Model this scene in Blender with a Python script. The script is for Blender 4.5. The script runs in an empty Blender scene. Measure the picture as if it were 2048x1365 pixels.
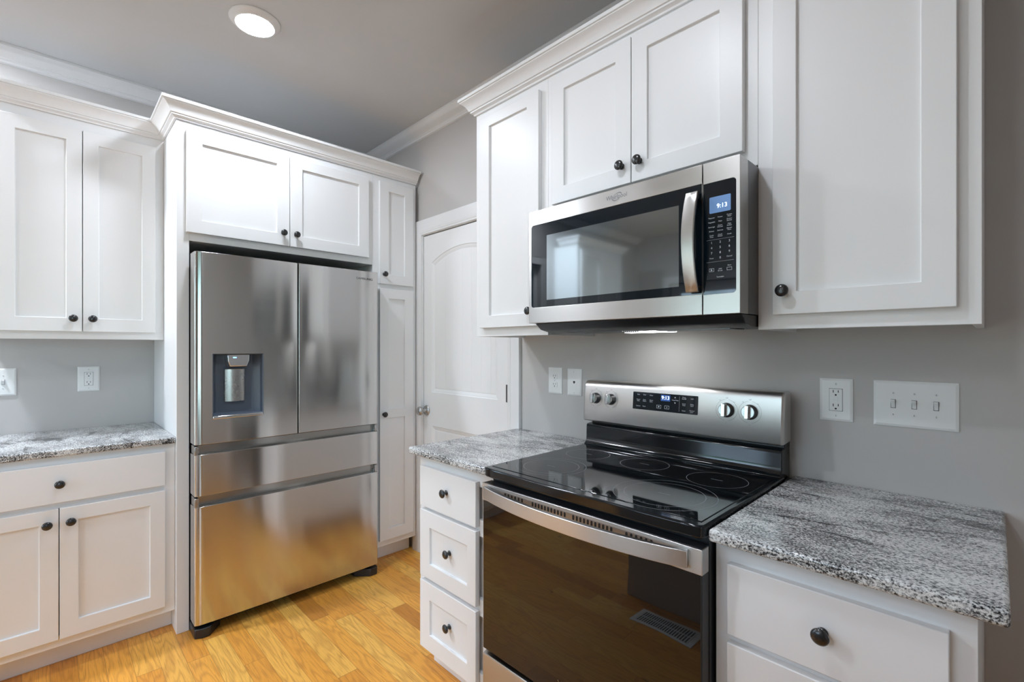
import bpy, bmesh, math, random
from mathutils import Vector, Matrix
random.seed(7)
S = bpy.context.scene
col = S.collection
PI = math.pi

# ------------------------------------------------------------------ camera, world, exposure
cd = bpy.data.cameras.new('camera')
cam = bpy.data.objects.new('camera', cd)
col.objects.link(cam)
cam.location = (3.2974, -1.7325, 1.3289)
cam.rotation_euler = (PI / 2, 0, math.radians(45.6228))
cd.sensor_width = 36.0
cd.lens = 947.0423 / 2048 * 36.0
cd.shift_y = 13.045 / 2048
cd.clip_start = 0.02
S.camera = cam
S.view_settings.view_transform = 'Standard'
S.view_settings.look = 'None'
S.view_settings.gamma = 1
S.view_settings.use_curve_mapping = False
S.view_settings.exposure = 0.0
try:
    S.cycles.use_denoising = True
    S.cycles.max_bounces = 14
    S.cycles.diffuse_bounces = 6
    S.cycles.glossy_bounces = 6
    S.cycles.sample_clamp_indirect = 6
    S.cycles.caustics_reflective = False
    S.cycles.caustics_refractive = False
except Exception:
    pass

LAMP = 180.0       # radiance of the ceiling-light lenses over the room
HOOD = 25.0        # radiance of the lamp under the microwave
DAY = 7.5         # strength of the daylight

W = bpy.data.worlds.new('daylight')
S.world = W
W.use_nodes = True
wn, wl = W.node_tree.nodes, W.node_tree.links
wn.clear()
wo = wn.new('ShaderNodeOutputWorld')
wb = wn.new('ShaderNodeBackground')
wt = wn.new('ShaderNodeTexCoord')
ws = wn.new('ShaderNodeSeparateXYZ')
wr = wn.new('ShaderNodeValToRGB')
wl.new(wt.outputs['Generated'], ws.inputs[0])
wa = wn.new('ShaderNodeMath'); wa.operation = 'MULTIPLY_ADD'
wa.inputs[1].default_value = 0.5; wa.inputs[2].default_value = 0.5
wl.new(ws.outputs['Z'], wa.inputs[0])
wz = wn.new('ShaderNodeTexNoise'); wz.inputs['Scale'].default_value = 14; wz.inputs['Detail'].default_value = 4
wl.new(wt.outputs['Generated'], wz.inputs['Vector'])
wm = wn.new('ShaderNodeMath'); wm.operation = 'MULTIPLY_ADD'; wm.inputs[1].default_value = 0.08; wm.inputs[2].default_value = -0.04
wl.new(wz.outputs['Fac'], wm.inputs[0])
wa2 = wn.new('ShaderNodeMath'); wa2.operation = 'ADD'
wl.new(wa.outputs[0], wa2.inputs[0]); wl.new(wm.outputs[0], wa2.inputs[1])
wl.new(wa2.outputs[0], wr.inputs[0])
e = wr.color_ramp.elements
e[0].position = 0.40; e[0].color = (0.42, 0.43, 0.45, 1)
e[1].position = 1.0; e[1].color = (0.75, 1.05, 1.5, 1)
for p, c in ((0.49, (0.36, 0.42, 0.42, 1)), (0.53, (0.20, 0.46, 0.44, 1)), (0.56, (0.88, 1.08, 1.40, 1))):
    k = e.new(p); k.color = c
wl.new(wr.outputs[0], wb.inputs[0])
wb.inputs[1].default_value = DAY
wl.new(wb.outputs[0], wo.inputs[0])

def portal(name, loc, rot, sx, sy):
    L = bpy.data.lights.new(name, 'AREA'); L.shape = 'RECTANGLE'; L.size = sx; L.size_y = sy
    o = bpy.data.objects.new(name, L); col.objects.link(o); o.location = loc; o.rotation_euler = rot
    L.cycles.is_portal = True
portal('window_portal', (-0.02, -2.42, 1.62), (0, -PI / 2, 0), 1.12, 0.76)
portal('fill_window_portal', (6.22, -2.725, 1.375), (0, PI / 2, 0), 1.85, 1.95)  # portal of the added fill window
portal('glass_door_portal', (1.45, -4.72, 1.06), (PI / 2, 0, 0), 2.0, 2.12)

# ------------------------------------------------------------------ materials
def NT(name):
    m = bpy.data.materials.new(name); m.use_nodes = True
    nt = m.node_tree
    return m, nt, nt.nodes['Principled BSDF']

def N(nt, t, **k):
    n = nt.nodes.new(t)
    for a, b in k.items():
        if a == 'inp':
            for q, v in b.items(): n.inputs[q].default_value = v
        else: setattr(n, a, b)
    return n

def ramp(nt, src, stops):
    r = N(nt, 'ShaderNodeValToRGB')
    el = r.color_ramp.elements
    while len(el) < len(stops): el.new(0.5)
    for q, (p, c) in zip(el, stops):
        q.position = p; q.color = c if len(c) == 4 else (*c, 1)
    nt.links.new(src, r.inputs[0])
    return r.outputs[0]

def math_(nt, op, a, b=None, c=None):
    n = N(nt, 'ShaderNodeMath', operation=op)
    for i, v in enumerate((a, b, c)):
        if v is None: continue
        if isinstance(v, (int, float)): n.inputs[i].default_value = v
        else: nt.links.new(v, n.inputs[i])
    return n.outputs[0]

def mix_(nt, f, a, b, typ='MIX'):
    n = N(nt, 'ShaderNodeMix', data_type='RGBA', blend_type=typ)
    for sk, v in ((0, f), (6, a), (7, b)):
        if isinstance(v, (int, float)): n.inputs[sk].default_value = v
        elif isinstance(v, tuple): n.inputs[sk].default_value = (*v, 1) if len(v) == 3 else v
        else: nt.links.new(v, n.inputs[sk])
    return n.outputs[2]

def paint(name, c, rough, bump=0.02, scale=260, spec=0.5):
    m, nt, b = NT(name)
    tc = N(nt, 'ShaderNodeTexCoord')
    nz = N(nt, 'ShaderNodeTexNoise', inp={'Scale': scale, 'Detail': 3})
    nt.links.new(tc.outputs['Object'], nz.inputs['Vector'])
    lo = N(nt, 'ShaderNodeTexNoise', inp={'Scale': 3.0, 'Detail': 2})
    nt.links.new(tc.outputs['Object'], lo.inputs['Vector'])
    cc = ramp(nt, lo.outputs['Fac'], [(0.3, tuple(x * 0.975 for x in c)), (0.7, c)])
    nt.links.new(cc, b.inputs['Base Color'])
    b.inputs['Roughness'].default_value = rough
    b.inputs['Specular IOR Level'].default_value = spec
    bp = N(nt, 'ShaderNodeBump', inp={'Strength': bump, 'Distance': 0.002})
    nt.links.new(nz.outputs['Fac'], bp.inputs['Height'])
    nt.links.new(bp.outputs[0], b.inputs['Normal'])
    return m

def plain(name, c, rough, metal=0.0, ior=1.5, coat=0.0, vary=0.06, scale=40):
    m, nt, b = NT(name)
    tc = N(nt, 'ShaderNodeTexCoord')
    nz = N(nt, 'ShaderNodeTexNoise', inp={'Scale': scale, 'Detail': 2})
    nt.links.new(tc.outputs['Object'], nz.inputs['Vector'])
    r = ramp(nt, nz.outputs['Fac'], [(0.3, (max(0.0, rough * (1 - vary)),) * 3), (0.7, (min(1, rough * (1 + vary)),) * 3)])
    nt.links.new(r, b.inputs['Roughness'])
    b.inputs['Base Color'].default_value = (*c, 1)
    b.inputs['Metallic'].default_value = metal
    b.inputs['IOR'].default_value = ior
    b.inputs['Coat Weight'].default_value = coat
    return m

def steel(name, c, rough, aniso=0.75, rot=0.25, along='Y', wav=0.0):
    m, nt, b = NT(name)
    tc = N(nt, 'ShaderNodeTexCoord')
    mp = N(nt, 'ShaderNodeMapping')
    sc = {'X': (3, 260, 700), 'Y': (260, 3, 700), 'XZ': (700, 260, 3)}[along]
    mp.inputs['Scale'].default_value = sc
    nt.links.new(tc.outputs['Object'], mp.inputs['Vector'])
    nz = N(nt, 'ShaderNodeTexNoise', inp={'Scale': 1.0, 'Detail': 3})
    nt.links.new(mp.outputs[0], nz.inputs['Vector'])
    nt.links.new(ramp(nt, nz.outputs['Fac'], [(0.25, tuple(x * 0.97 for x in c)), (0.75, c)]), b.inputs['Base Color'])
    nt.links.new(ramp(nt, nz.outputs['Fac'], [(0.25, (rough * 0.93,) * 3), (0.75, (rough * 1.07,) * 3)]), b.inputs['Roughness'])
    b.inputs['Metallic'].default_value = 1
    b.inputs['Anisotropic'].default_value = aniso
    b.inputs['Anisotropic Rotation'].default_value = rot
    tg = N(nt, 'ShaderNodeTangent', direction_type='RADIAL', axis='Z')
    nt.links.new(tg.outputs[0], b.inputs['Tangent'])
    bp = N(nt, 'ShaderNodeBump', inp={'Strength': 0.012, 'Distance': 0.0004})
    nt.links.new(nz.outputs['Fac'], bp.inputs['Height'])
    last = bp
    if wav:
        nw = N(nt, 'ShaderNodeTexNoise', inp={'Scale': 2.6, 'Detail': 1})
        nt.links.new(tc.outputs['Object'], nw.inputs['Vector'])
        b2 = N(nt, 'ShaderNodeBump', inp={'Strength': wav, 'Distance': 0.01})
        nt.links.new(nw.outputs['Fac'], b2.inputs['Height'])
        nt.links.new(bp.outputs[0], b2.inputs['Normal'])
        last = b2
    nt.links.new(last.outputs[0], b.inputs['Normal'])
    return m

def emit(name, c, s):
    m, nt, b = NT(name)
    b.inputs['Base Color'].default_value = (*[min(1, x) for x in c], 1)
    b.inputs['Emission Color'].default_value = (*c, 1)
    b.inputs['Emission Strength'].default_value = s
    if s < 5:
        try: m.cycles.emission_sampling = 'NONE'      # small displays: no need to sample them as lamps
        except Exception: pass
    return m

def granite():
    m, nt, b = NT('granite')
    tc = N(nt, 'ShaderNodeTexCoord')
    L = nt.links.new
    # gentle warp of the flow
    wn_ = N(nt, 'ShaderNodeTexNoise', inp={'Scale': 2.2, 'Detail': 2})
    L(tc.outputs['Object'], wn_.inputs['Vector'])
    wv = N(nt, 'ShaderNodeVectorMath', operation='MULTIPLY_ADD')
    L(wn_.outputs['Color'], wv.inputs[0]); wv.inputs[1].default_value = (0.13, 0.13, 0.04)
    L(tc.outputs['Object'], wv.inputs[2])
    def mapped(scale, rz=-0.42):
        mp = N(nt, 'ShaderNodeMapping')
        mp.inputs['Rotation'].default_value = (0, 0, rz)
        mp.inputs['Scale'].default_value = scale
        L(wv.outputs[0], mp.inputs['Vector'])
        return mp.outputs[0]
    fine = N(nt, 'ShaderNodeTexNoise', inp={'Scale': 1.0, 'Detail': 4, 'Roughness': 0.72})
    L(mapped((185, 255, 220)), fine.inputs['Vector'])
    grain = N(nt, 'ShaderNodeTexVoronoi', inp={'Scale': 1.0})
    L(mapped((260, 380, 330)), grain.inputs['Vector'])
    big = N(nt, 'ShaderNodeTexNoise', inp={'Scale': 1.0, 'Detail': 3, 'Roughness': 0.55})
    L(mapped((5.5, 15, 12)), big.inputs['Vector'])
    vein = N(nt, 'ShaderNodeTexNoise', inp={'Scale': 1.0, 'Detail': 3, 'Roughness': 0.5})
    L(mapped((1.6, 7.5, 5)), vein.inputs['Vector'])
    # speckle value shifted by the big flow
    v = math_(nt, 'MULTIPLY_ADD', big.outputs['Fac'], 0.40, -0.20)
    v = math_(nt, 'ADD', fine.outputs['Fac'], v)
    g = N(nt, 'ShaderNodeSeparateColor'); L(grain.outputs['Color'], g.inputs[0])
    gv = math_(nt, 'MULTIPLY_ADD', g.outputs[0], 0.16, -0.08)
    v = math_(nt, 'ADD', v, gv)
    # thin dark veins
    a = math_(nt, 'ABSOLUTE', math_(nt, 'SUBTRACT', vein.outputs['Fac'], 0.5))
    a = math_(nt, 'SUBTRACT', 1.0, math_(nt, 'MULTIPLY', a, 42.0))
    a = math_(nt, 'MAXIMUM', a, 0.0)
    msk = ramp(nt, big.outputs['Fac'], [(0.42, (0, 0, 0)), (0.6, (1, 1, 1))])
    a = math_(nt, 'MULTIPLY', a, math_(nt, 'SUBTRACT', 1.0, msk))
    v = math_(nt, 'SUBTRACT', v, math_(nt, 'MULTIPLY', a, 0.13))
    c = ramp(nt, v, [(0.325, (0.010, 0.010, 0.012)), (0.40, (0.06, 0.06, 0.062)), (0.455, (0.24, 0.24, 0.24)),
                     (0.525, (0.50, 0.50, 0.495)), (0.62, (0.74, 0.74, 0.73))])
    L(c, b.inputs['Base Color'])
    b.inputs['Roughness'].default_value = 0.16
    b.inputs['IOR'].default_value = 1.5
    bp = N(nt, 'ShaderNodeBump', inp={'Strength': 0.04, 'Distance': 0.001})
    L(fine.outputs['Fac'], bp.inputs['Height']); L(bp.outputs[0], b.inputs['Normal'])
    return m

def oak():
    m, nt, b = NT('oak_boards')
    L = nt.links.new
    tc = N(nt, 'ShaderNodeTexCoord')
    sp = N(nt, 'ShaderNodeSeparateXYZ'); L(tc.outputs['Object'], sp.inputs[0])
    X, Y = sp.outputs[0], sp.outputs[1]
    bw = 0.0826
    r = math_(nt, 'DIVIDE', math_(nt, 'ADD', Y, 20.028), bw)
    row = math_(nt, 'FLOOR', r); fy = math_(nt, 'FRACT', r)
    wnr = N(nt, 'ShaderNodeTexWhiteNoise', noise_dimensions='1D'); L(row, wnr.inputs['W'])
    xs = math_(nt, 'DIVIDE', math_(nt, 'ADD', X, math_(nt, 'MULTIPLY_ADD', wnr.outputs['Value'], 3.0, 10.0)), 0.62)
    # uneven lengths
    ph = math_(nt, 'SINE', math_(nt, 'MULTIPLY', xs, 2.1))
    xs = math_(nt, 'MULTIPLY_ADD', ph, 0.22, xs)
    cl = math_(nt, 'FLOOR', xs); fx = math_(nt, 'FRACT', xs)
    cv = N(nt, 'ShaderNodeCombineXYZ'); L(row, cv.inputs[0]); L(cl, cv.inputs[1])
    idn = N(nt, 'ShaderNodeTexWhiteNoise', noise_dimensions='2D'); L(cv.outputs[0], idn.inputs['Vector'])
    ids = N(nt, 'ShaderNodeSeparateColor'); L(idn.outputs['Color'], ids.inputs[0])
    # grain coordinates, offset per board
    gx = math_(nt, 'MULTIPLY_ADD', ids.outputs[0], 40.0, X)
    gy = math_(nt, 'MULTIPLY_ADD', ids.outputs[1], 17.0, Y)
    gv = N(nt, 'ShaderNodeCombineXYZ'); L(gx, gv.inputs[0]); L(gy, gv.inputs[1])
    def mp(s):
        q = N(nt, 'ShaderNodeMapping'); q.inputs['Scale'].default_value = s
        L(gv.outputs[0], q.inputs['Vector']); return q.outputs[0]
    n1 = N(nt, 'ShaderNodeTexNoise', inp={'Scale': 1.0, 'Detail': 2, 'Roughness': 0.5}); L(mp((1.5, 12, 1)), n1.inputs['Vector'])
    rings = math_(nt, 'SINE', math_(nt, 'MULTIPLY', n1.outputs['Fac'], 70.0))
    rings = math_(nt, 'POWER', math_(nt, 'MULTIPLY_ADD', rings, 0.5, 0.5), 2.2)
    n2 = N(nt, 'ShaderNodeTexNoise', inp={'Scale': 1.0, 'Detail': 4, 'Roughness': 0.6}); L(mp((9, 260, 1)), n2.inputs['Vector'])
    n3 = N(nt, 'ShaderNodeTexNoise', inp={'Scale': 1.0, 'Detail': 2}); L(mp((2.2, 9, 1)), n3.inputs['Vector'])
    base = ramp(nt, ids.outputs[2], [(0.0, (0.55, 0.215, 0.030)), (0.2, (0.78, 0.330, 0.048)), (0.6, (0.90, 0.425, 0.070)), (1.0, (0.95, 0.54, 0.115))])
    base = mix_(nt, math_(nt, 'MULTIPLY', n3.outputs['Fac'], 0.28), base, (0.50, 0.22, 0.05))
    c = mix_(nt, math_(nt, 'MULTIPLY', rings, 0.36), base, (0.42, 0.155, 0.03))
    pores = ramp(nt, n2.outputs['Fac'], [(0.36, (1, 1, 1)), (0.48, (0, 0, 0))])
    c = mix_(nt, math_(nt, 'MULTIPLY', pores, 0.45), c, (0.34, 0.14, 0.03))
    # knots
    kn = N(nt, 'ShaderNodeTexVoronoi', inp={'Scale': 1.0}); L(mp((3.0, 6.5, 1)), kn.inputs['Vector'])
    kk = ramp(nt, kn.outputs['Distance'], [(0.03, (1, 1, 1)), (0.09, (0, 0, 0))])
    c = mix_(nt, math_(nt, 'MULTIPLY', kk, 0.75), c, (0.10, 0.04, 0.012))
    ey = math_(nt, 'MINIMUM', fy, math_(nt, 'SUBTRACT', 1.0, fy))
    ex = math_(nt, 'MINIMUM', fx, math_(nt, 'SUBTRACT', 1.0, fx))
    ly = math_(nt, 'LESS_THAN', ey, 0.010)
    lx = math_(nt, 'LESS_THAN', ex, 0.0018)
    ln = math_(nt, 'MAXIMUM', lx, ly)
    c = mix_(nt, math_(nt, 'MULTIPLY', ln, 0.55), c, (0.13, 0.05, 0.012))
    L(c, b.inputs['Base Color'])
    rr = math_(nt, 'MULTIPLY_ADD', rings, 0.08, 0.30)
    L(rr, b.inputs['Roughness'])
    h = math_(nt, 'SUBTRACT', math_(nt, 'MULTIPLY', pores, -0.25), ln)
    bp = N(nt, 'ShaderNodeBump', inp={'Strength': 0.25, 'Distance': 0.0008})
    L(h, bp.inputs['Height']); L(bp.outputs[0], b.inputs['Normal'])
    return m

def planked_paint(x0, pitch):
    m, nt, b = NT('white_door_planks')
    L = nt.links.new
    tc = N(nt, 'ShaderNodeTexCoord')
    sp = N(nt, 'ShaderNodeSeparateXYZ'); L(tc.outputs['Object'], sp.inputs[0])
    f = math_(nt, 'FRACT', math_(nt, 'DIVIDE', math_(nt, 'SUBTRACT', sp.outputs[0], x0), pitch))
    d = math_(nt, 'MINIMUM', f, math_(nt, 'SUBTRACT', 1.0, f))
    h = math_(nt, 'MINIMUM', math_(nt, 'MULTIPLY', d, 14.0), 1.0)
    bp = N(nt, 'ShaderNodeBump', inp={'Strength': 0.25, 'Distance': 0.004})
    L(h, bp.inputs['Height']); L(bp.outputs[0], b.inputs['Normal'])
    b.inputs['Base Color'].default_value = (0.80, 0.80, 0.80, 1)
    b.inputs['Roughness'].default_value = 0.38
    return m

def wavy_glass(name, c, rough, ior, wav, wscale, metal=0.0):
    m, nt, b = NT(name)
    L = nt.links.new
    tc = N(nt, 'ShaderNodeTexCoord')
    mp = N(nt, 'ShaderNodeMapping'); mp.inputs['Scale'].default_value = wscale
    L(tc.outputs['Object'], mp.inputs['Vector'])
    nz = N(nt, 'ShaderNodeTexNoise', inp={'Scale': 1.0, 'Detail': 1})
    L(mp.outputs[0], nz.inputs['Vector'])
    b.inputs['Base Color'].default_value = (*c, 1)
    b.inputs['Roughness'].default_value = rough
    b.inputs['IOR'].default_value = ior
    b.inputs['Metallic'].default_value = metal
    bp = N(nt, 'ShaderNodeBump', inp={'Strength': wav, 'Distance': 0.01})
    L(nz.outputs['Fac'], bp.inputs['Height']); L(bp.outputs[0], b.inputs['Normal'])
    return m

M = {}
M['white'] = paint('white_cabinet_paint', (0.80, 0.80, 0.80), 0.36, 0.02, 260, 0.4)
M['trim'] = paint('white_trim_paint', (0.78, 0.78, 0.78), 0.36, 0.02)
M['door'] = paint('white_door_paint', (0.80, 0.80, 0.80), 0.38, 0.02)
M['planks'] = planked_paint(0.920, 0.0842)
M['wall'] = paint('grey_wall_paint', (0.525, 0.505, 0.487), 0.75, 0.08, 420, 0.3)
M['ceil'] = paint('ceiling_paint', (0.60, 0.60, 0.60), 0.9, 0.05, 300, 0.2)
M['floor'] = oak()
M['granite'] = granite()
M['steel'] = steel('brushed_steel', (0.49, 0.47, 0.45), 0.30, 0.7, 0.25, 'X')
M['steelr'] = steel('brushed_range_steel', (0.64, 0.62, 0.60), 0.36, 0.6, 0.25, 'X')
M['steelf'] = steel('brushed_steel_fridge', (0.58, 0.57, 0.555), 0.15, 0.9, 0.25, 'Y', 0.06)
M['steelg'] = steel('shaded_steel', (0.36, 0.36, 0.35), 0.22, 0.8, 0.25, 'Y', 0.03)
M['steeld'] = plain('dark_steel', (0.16, 0.16, 0.165), 0.34, 0.9)
M['chrome'] = plain('chrome', (0.72, 0.72, 0.73), 0.14, 1.0)
M['nickel'] = plain('satin_nickel', (0.45, 0.44, 0.43), 0.28, 1.0)
M['knob'] = plain('oil_black_metal', (0.012, 0.012, 0.013), 0.28, 0.0, 1.5, 0.4)
M['black'] = plain('black_plastic', (0.012, 0.012, 0.014), 0.35)
M['blackgloss'] = plain('black_enamel', (0.004, 0.006, 0.008), 0.09, 0.0, 1.5)
M['glasstop'] = wavy_glass('black_ceramic_glass', (0.004, 0.005, 0.006), 0.035, 1.55, 0.0, (1, 1, 1))
M['ovenglass'] = wavy_glass('dark_oven_glass', (0.006, 0.006, 0.006), 0.02, 1.62, 0.09, (4, 4, 5))
M['mwglass'] = wavy_glass('black_microwave_glass', (0.003, 0.008, 0.013), 0.03, 1.5, 0.006, (4, 4, 4))
M['mwmesh'] = wavy_glass('mirrored_microwave_screen', (0.30, 0.345, 0.365), 0.05, 1.5, 0.006, (4, 4, 4), 0.9)
M['slate'] = plain('slate_plastic', (0.085, 0.105, 0.14), 0.34, 0.0)
M['plate'] = plain('white_plastic', (0.80, 0.80, 0.79), 0.30)
M['slot'] = plain('dark_slot', (0.01, 0.01, 0.01), 0.6)
M['print'] = plain('grey_print', (0.12, 0.12, 0.125), 0.5)
M['ringp'] = plain('pale_ring_print', (0.26, 0.27, 0.29), 0.4)
M['white_print'] = plain('white_print', (0.62, 0.66, 0.70), 0.5)
M['digits'] = emit('lit_digits', (0.75, 0.88, 1.0), 2.2)
M['lcd'] = emit('lit_display', (0.10, 0.20, 0.40), 0.40)
M['lcdd'] = emit('dim_lit_display', (0.01, 0.05, 0.20), 0.7)
M['hood'] = emit('hood_lamp', (0.97, 0.99, 1.0), HOOD)
M['bluelamp'] = emit('blue_lamp', (0.25, 0.55, 1.0), 2.0)
M['pane'] = None
def paneglass():
    m, nt, b = NT('window_glass')
    b.inputs['Transmission Weight'].default_value = 1.0
    b.inputs['Roughness'].default_value = 0.0
    b.inputs['IOR'].default_value = 1.45
    b.inputs['Base Color'].default_value = (0.96, 0.99, 0.98, 1)
    tr = N(nt, 'ShaderNodeBsdfTransparent'); tr.inputs[0].default_value = (0.93, 0.97, 0.96, 1)
    gl = N(nt, 'ShaderNodeBsdfGlossy'); gl.inputs['Roughness'].default_value = 0.02
    fr = N(nt, 'ShaderNodeFresnel'); mx = N(nt, 'ShaderNodeMixShader')
    nt.links.new(fr.outputs[0], mx.inputs[0]); nt.links.new(tr.outputs[0], mx.inputs[1]); nt.links.new(gl.outputs[0], mx.inputs[2])
    nt.links.new(mx.outputs[0], nt.nodes['Material Output'].inputs[0])
    return m
M['pane'] = paneglass()

# ------------------------------------------------------------------ mesh helpers
BACK = lambda a, d, z: Vector((a, -d, z))        # things on the range wall: a = x, d = distance from the wall
LEFT = lambda a, d, z: Vector((d, a, z))         # things on the fridge wall: a = y
WORLD = lambda x, y, z: Vector((x, y, z))
FACEY = lambda a, d, z: Vector((a, d, z))        # surfaces looking towards +y

def origin(o):
    v = Vector((0, 0, 0))
    while o is not None:
        v += o.location; o = o.parent
    return v

class MB:
    def __init__(s, f=WORLD): s.bm = bmesh.new(); s.f = f
    def box(s, a0, a1, d0, d1, z0, z1):
        v = [s.bm.verts.new(s.f(a, d, z)) for z in (z0, z1) for d in (d0, d1) for a in (a0, a1)]
        for q in ((0, 1, 3, 2), (4, 6, 7, 5), (0, 4, 5, 1), (2, 3, 7, 6), (0, 2, 6, 4), (1, 5, 7, 3)):
            s.bm.faces.new([v[i] for i in q])
        return s
    def extr_a(s, prof, a0, a1):            # polygon (d, z) along a
        A = [s.bm.verts.new(s.f(a0, d, z)) for d, z in prof]
        B = [s.bm.verts.new(s.f(a1, d, z)) for d, z in prof]
        return s._caps(A, B)
    def extr_z(s, prof, z0, z1):            # polygon (a, d) along z
        A = [s.bm.verts.new(s.f(a, d, z0)) for a, d in prof]
        B = [s.bm.verts.new(s.f(a, d, z1)) for a, d in prof]
        return s._caps(A, B)
    def extr_d(s, prof, d0, d1):            # polygon (a, z) along d
        A = [s.bm.verts.new(s.f(a, d0, z)) for a, z in prof]
        B = [s.bm.verts.new(s.f(a, d1, z)) for a, z in prof]
        return s._caps(A, B)
    def _caps(s, A, B):
        n = len(A)
        s.bm.faces.new(A); s.bm.faces.new(B[::-1])
        for i in range(n):
            s.bm.faces.new((A[i], B[i], B[(i + 1) % n], A[(i + 1) % n]))
        return s
    def lathe(s, prof, c, axis, seg=24):    # prof = (r, t) along axis (unit Vector) from c
        ax = Vector(axis).normalized()
        u = ax.orthogonal().normalized(); w = ax.cross(u)
        c = Vector(c); rings = []
        for r, t in prof:
            if r < 1e-6: rings.append([s.bm.verts.new(c + ax * t)])
            else: rings.append([s.bm.verts.new(c + ax * t + (u * math.cos(2 * PI * i / seg) + w * math.sin(2 * PI * i / seg)) * r) for i in range(seg)])
        for A, B in zip(rings, rings[1:]):
            for i in range(seg):
                j = (i + 1) % seg
                if len(A) == 1 and len(B) == 1: continue
                if len(A) == 1: s.bm.faces.new((A[0], B[i], B[j]))
                elif len(B) == 1: s.bm.faces.new((A[i], B[0], A[j]))
                else: s.bm.faces.new((A[i], B[i], B[j], A[j]))
        for R in (rings[0], rings[-1]):
            if len(R) > 1: s.bm.faces.new(R)
        return s
    def sweep(s, prof, path, closed=False, side=1):   # prof = (outward, z); path in world xy, mitred
        P = [Vector((p[0], p[1])) for p in path]; n = len(P); secs = []
        for i in range(n):
            def nrm(a, b):
                t = (b - a).normalized(); return Vector((t.y, -t.x)) * side
            if closed or 0 < i < n - 1:
                n1 = nrm(P[i - 1], P[i]); n2 = nrm(P[i], P[(i + 1) % n])
                m = (n1 + n2); m = m / max(1e-6, m.dot(n1))
            elif i == 0: m = nrm(P[0], P[1])
            else: m = nrm(P[-2], P[-1])
            secs.append([s.bm.verts.new((P[i].x + m.x * o, P[i].y + m.y * o, z)) for o, z in prof])
        k = len(prof)
        for i in range(n if closed else n - 1):
            A, B = secs[i], secs[(i + 1) % n]
            for j in range(k):
                s.bm.faces.new((A[j], B[j], B[(j + 1) % k], A[(j + 1) % k]))
        if not closed:
            s.bm.faces.new(secs[0]); s.bm.faces.new(secs[-1][::-1])
        return s
    def build(s, name, mat, parent=None, bevel=0.0, seg=2, smooth=True, ang=35):
        bm = s.bm
        bmesh.ops.remove_doubles(bm, verts=bm.verts, dist=1e-6)
        bmesh.ops.recalc_face_normals(bm, faces=bm.faces)
        o0 = origin(parent) if parent is not None else Vector((0, 0, 0))
        if parent is None:
            lo = Vector((min(v.co.x for v in bm.verts), min(v.co.y for v in bm.verts), min(v.co.z for v in bm.verts)))
            hi = Vector((max(v.co.x for v in bm.verts), max(v.co.y for v in bm.verts), 0))
            o0 = Vector(((lo.x + hi.x) / 2, (lo.y + hi.y) / 2, lo.z))
        for v in bm.verts: v.co -= o0
        me = bpy.data.meshes.new(name); bm.to_mesh(me); bm.free()
        me.materials.append(mat)
        o = bpy.data.objects.new(name, me); col.objects.link(o)
        if parent is not None: o.parent = parent
        else: o.location = o0
        if bevel:
            b = o.modifiers.new('edge', 'BEVEL'); b.width = bevel; b.segments = seg
            b.limit_method = 'ANGLE'; b.angle_limit = math.radians(ang)
            b.harden_normals = False
        if smooth:
            for p in me.polygons: p.use_smooth = True
            try:
                me.set_sharp_from_angle(angle=math.radians(ang))
            except Exception:
                pass
        return o

def T(name, label, cat, loc, group=None):
    o = bpy.data.objects.new(name, None); col.objects.link(o)
    o.empty_display_size = 0.05
    o.location = loc; o['label'] = label; o['category'] = cat
    if group: o['group'] = group
    return o

def tag(o, label, cat, group=None):
    o['label'] = label; o['category'] = cat
    if group: o['group'] = group
    return o

def struct(o, label, cat):
    o['kind'] = 'structure'; o['label'] = label; o['category'] = cat
    return o

def text_bm(txt, size, align='CENTER'):
    c = bpy.data.curves.new('t', 'FONT'); c.body = txt; c.size = size
    c.align_x = align; c.align_y = 'CENTER'; c.extrude = 0.0; c.resolution_u = 3
    o = bpy.data.objects.new('t', c)
    me = bpy.data.meshes.new_from_object(o)
    pts = [tuple(v.co) for v in me.vertices]; fs = [tuple(p.vertices) for p in me.polygons]
    bpy.data.objects.remove(o); bpy.data.curves.remove(c); bpy.data.meshes.remove(me)
    return pts, fs

def add_text(mb, txt, a, z, size, dfun, th=0.0004, align='CENTER', sx=1.0):
    pts, fs = text_bm(txt, size, align)
    lo = [mb.bm.verts.new(mb.f(a + p[0] * sx, dfun(z + p[1]) + th, z + p[1])) for p in pts]
    for f in fs:
        try: mb.bm.faces.new([lo[i] for i in f])
        except ValueError: pass
    return mb

def slab_faces(mb):       # thickness for print: extrude every face slightly backwards is not needed; kept as thin ink
    return mb

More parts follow.
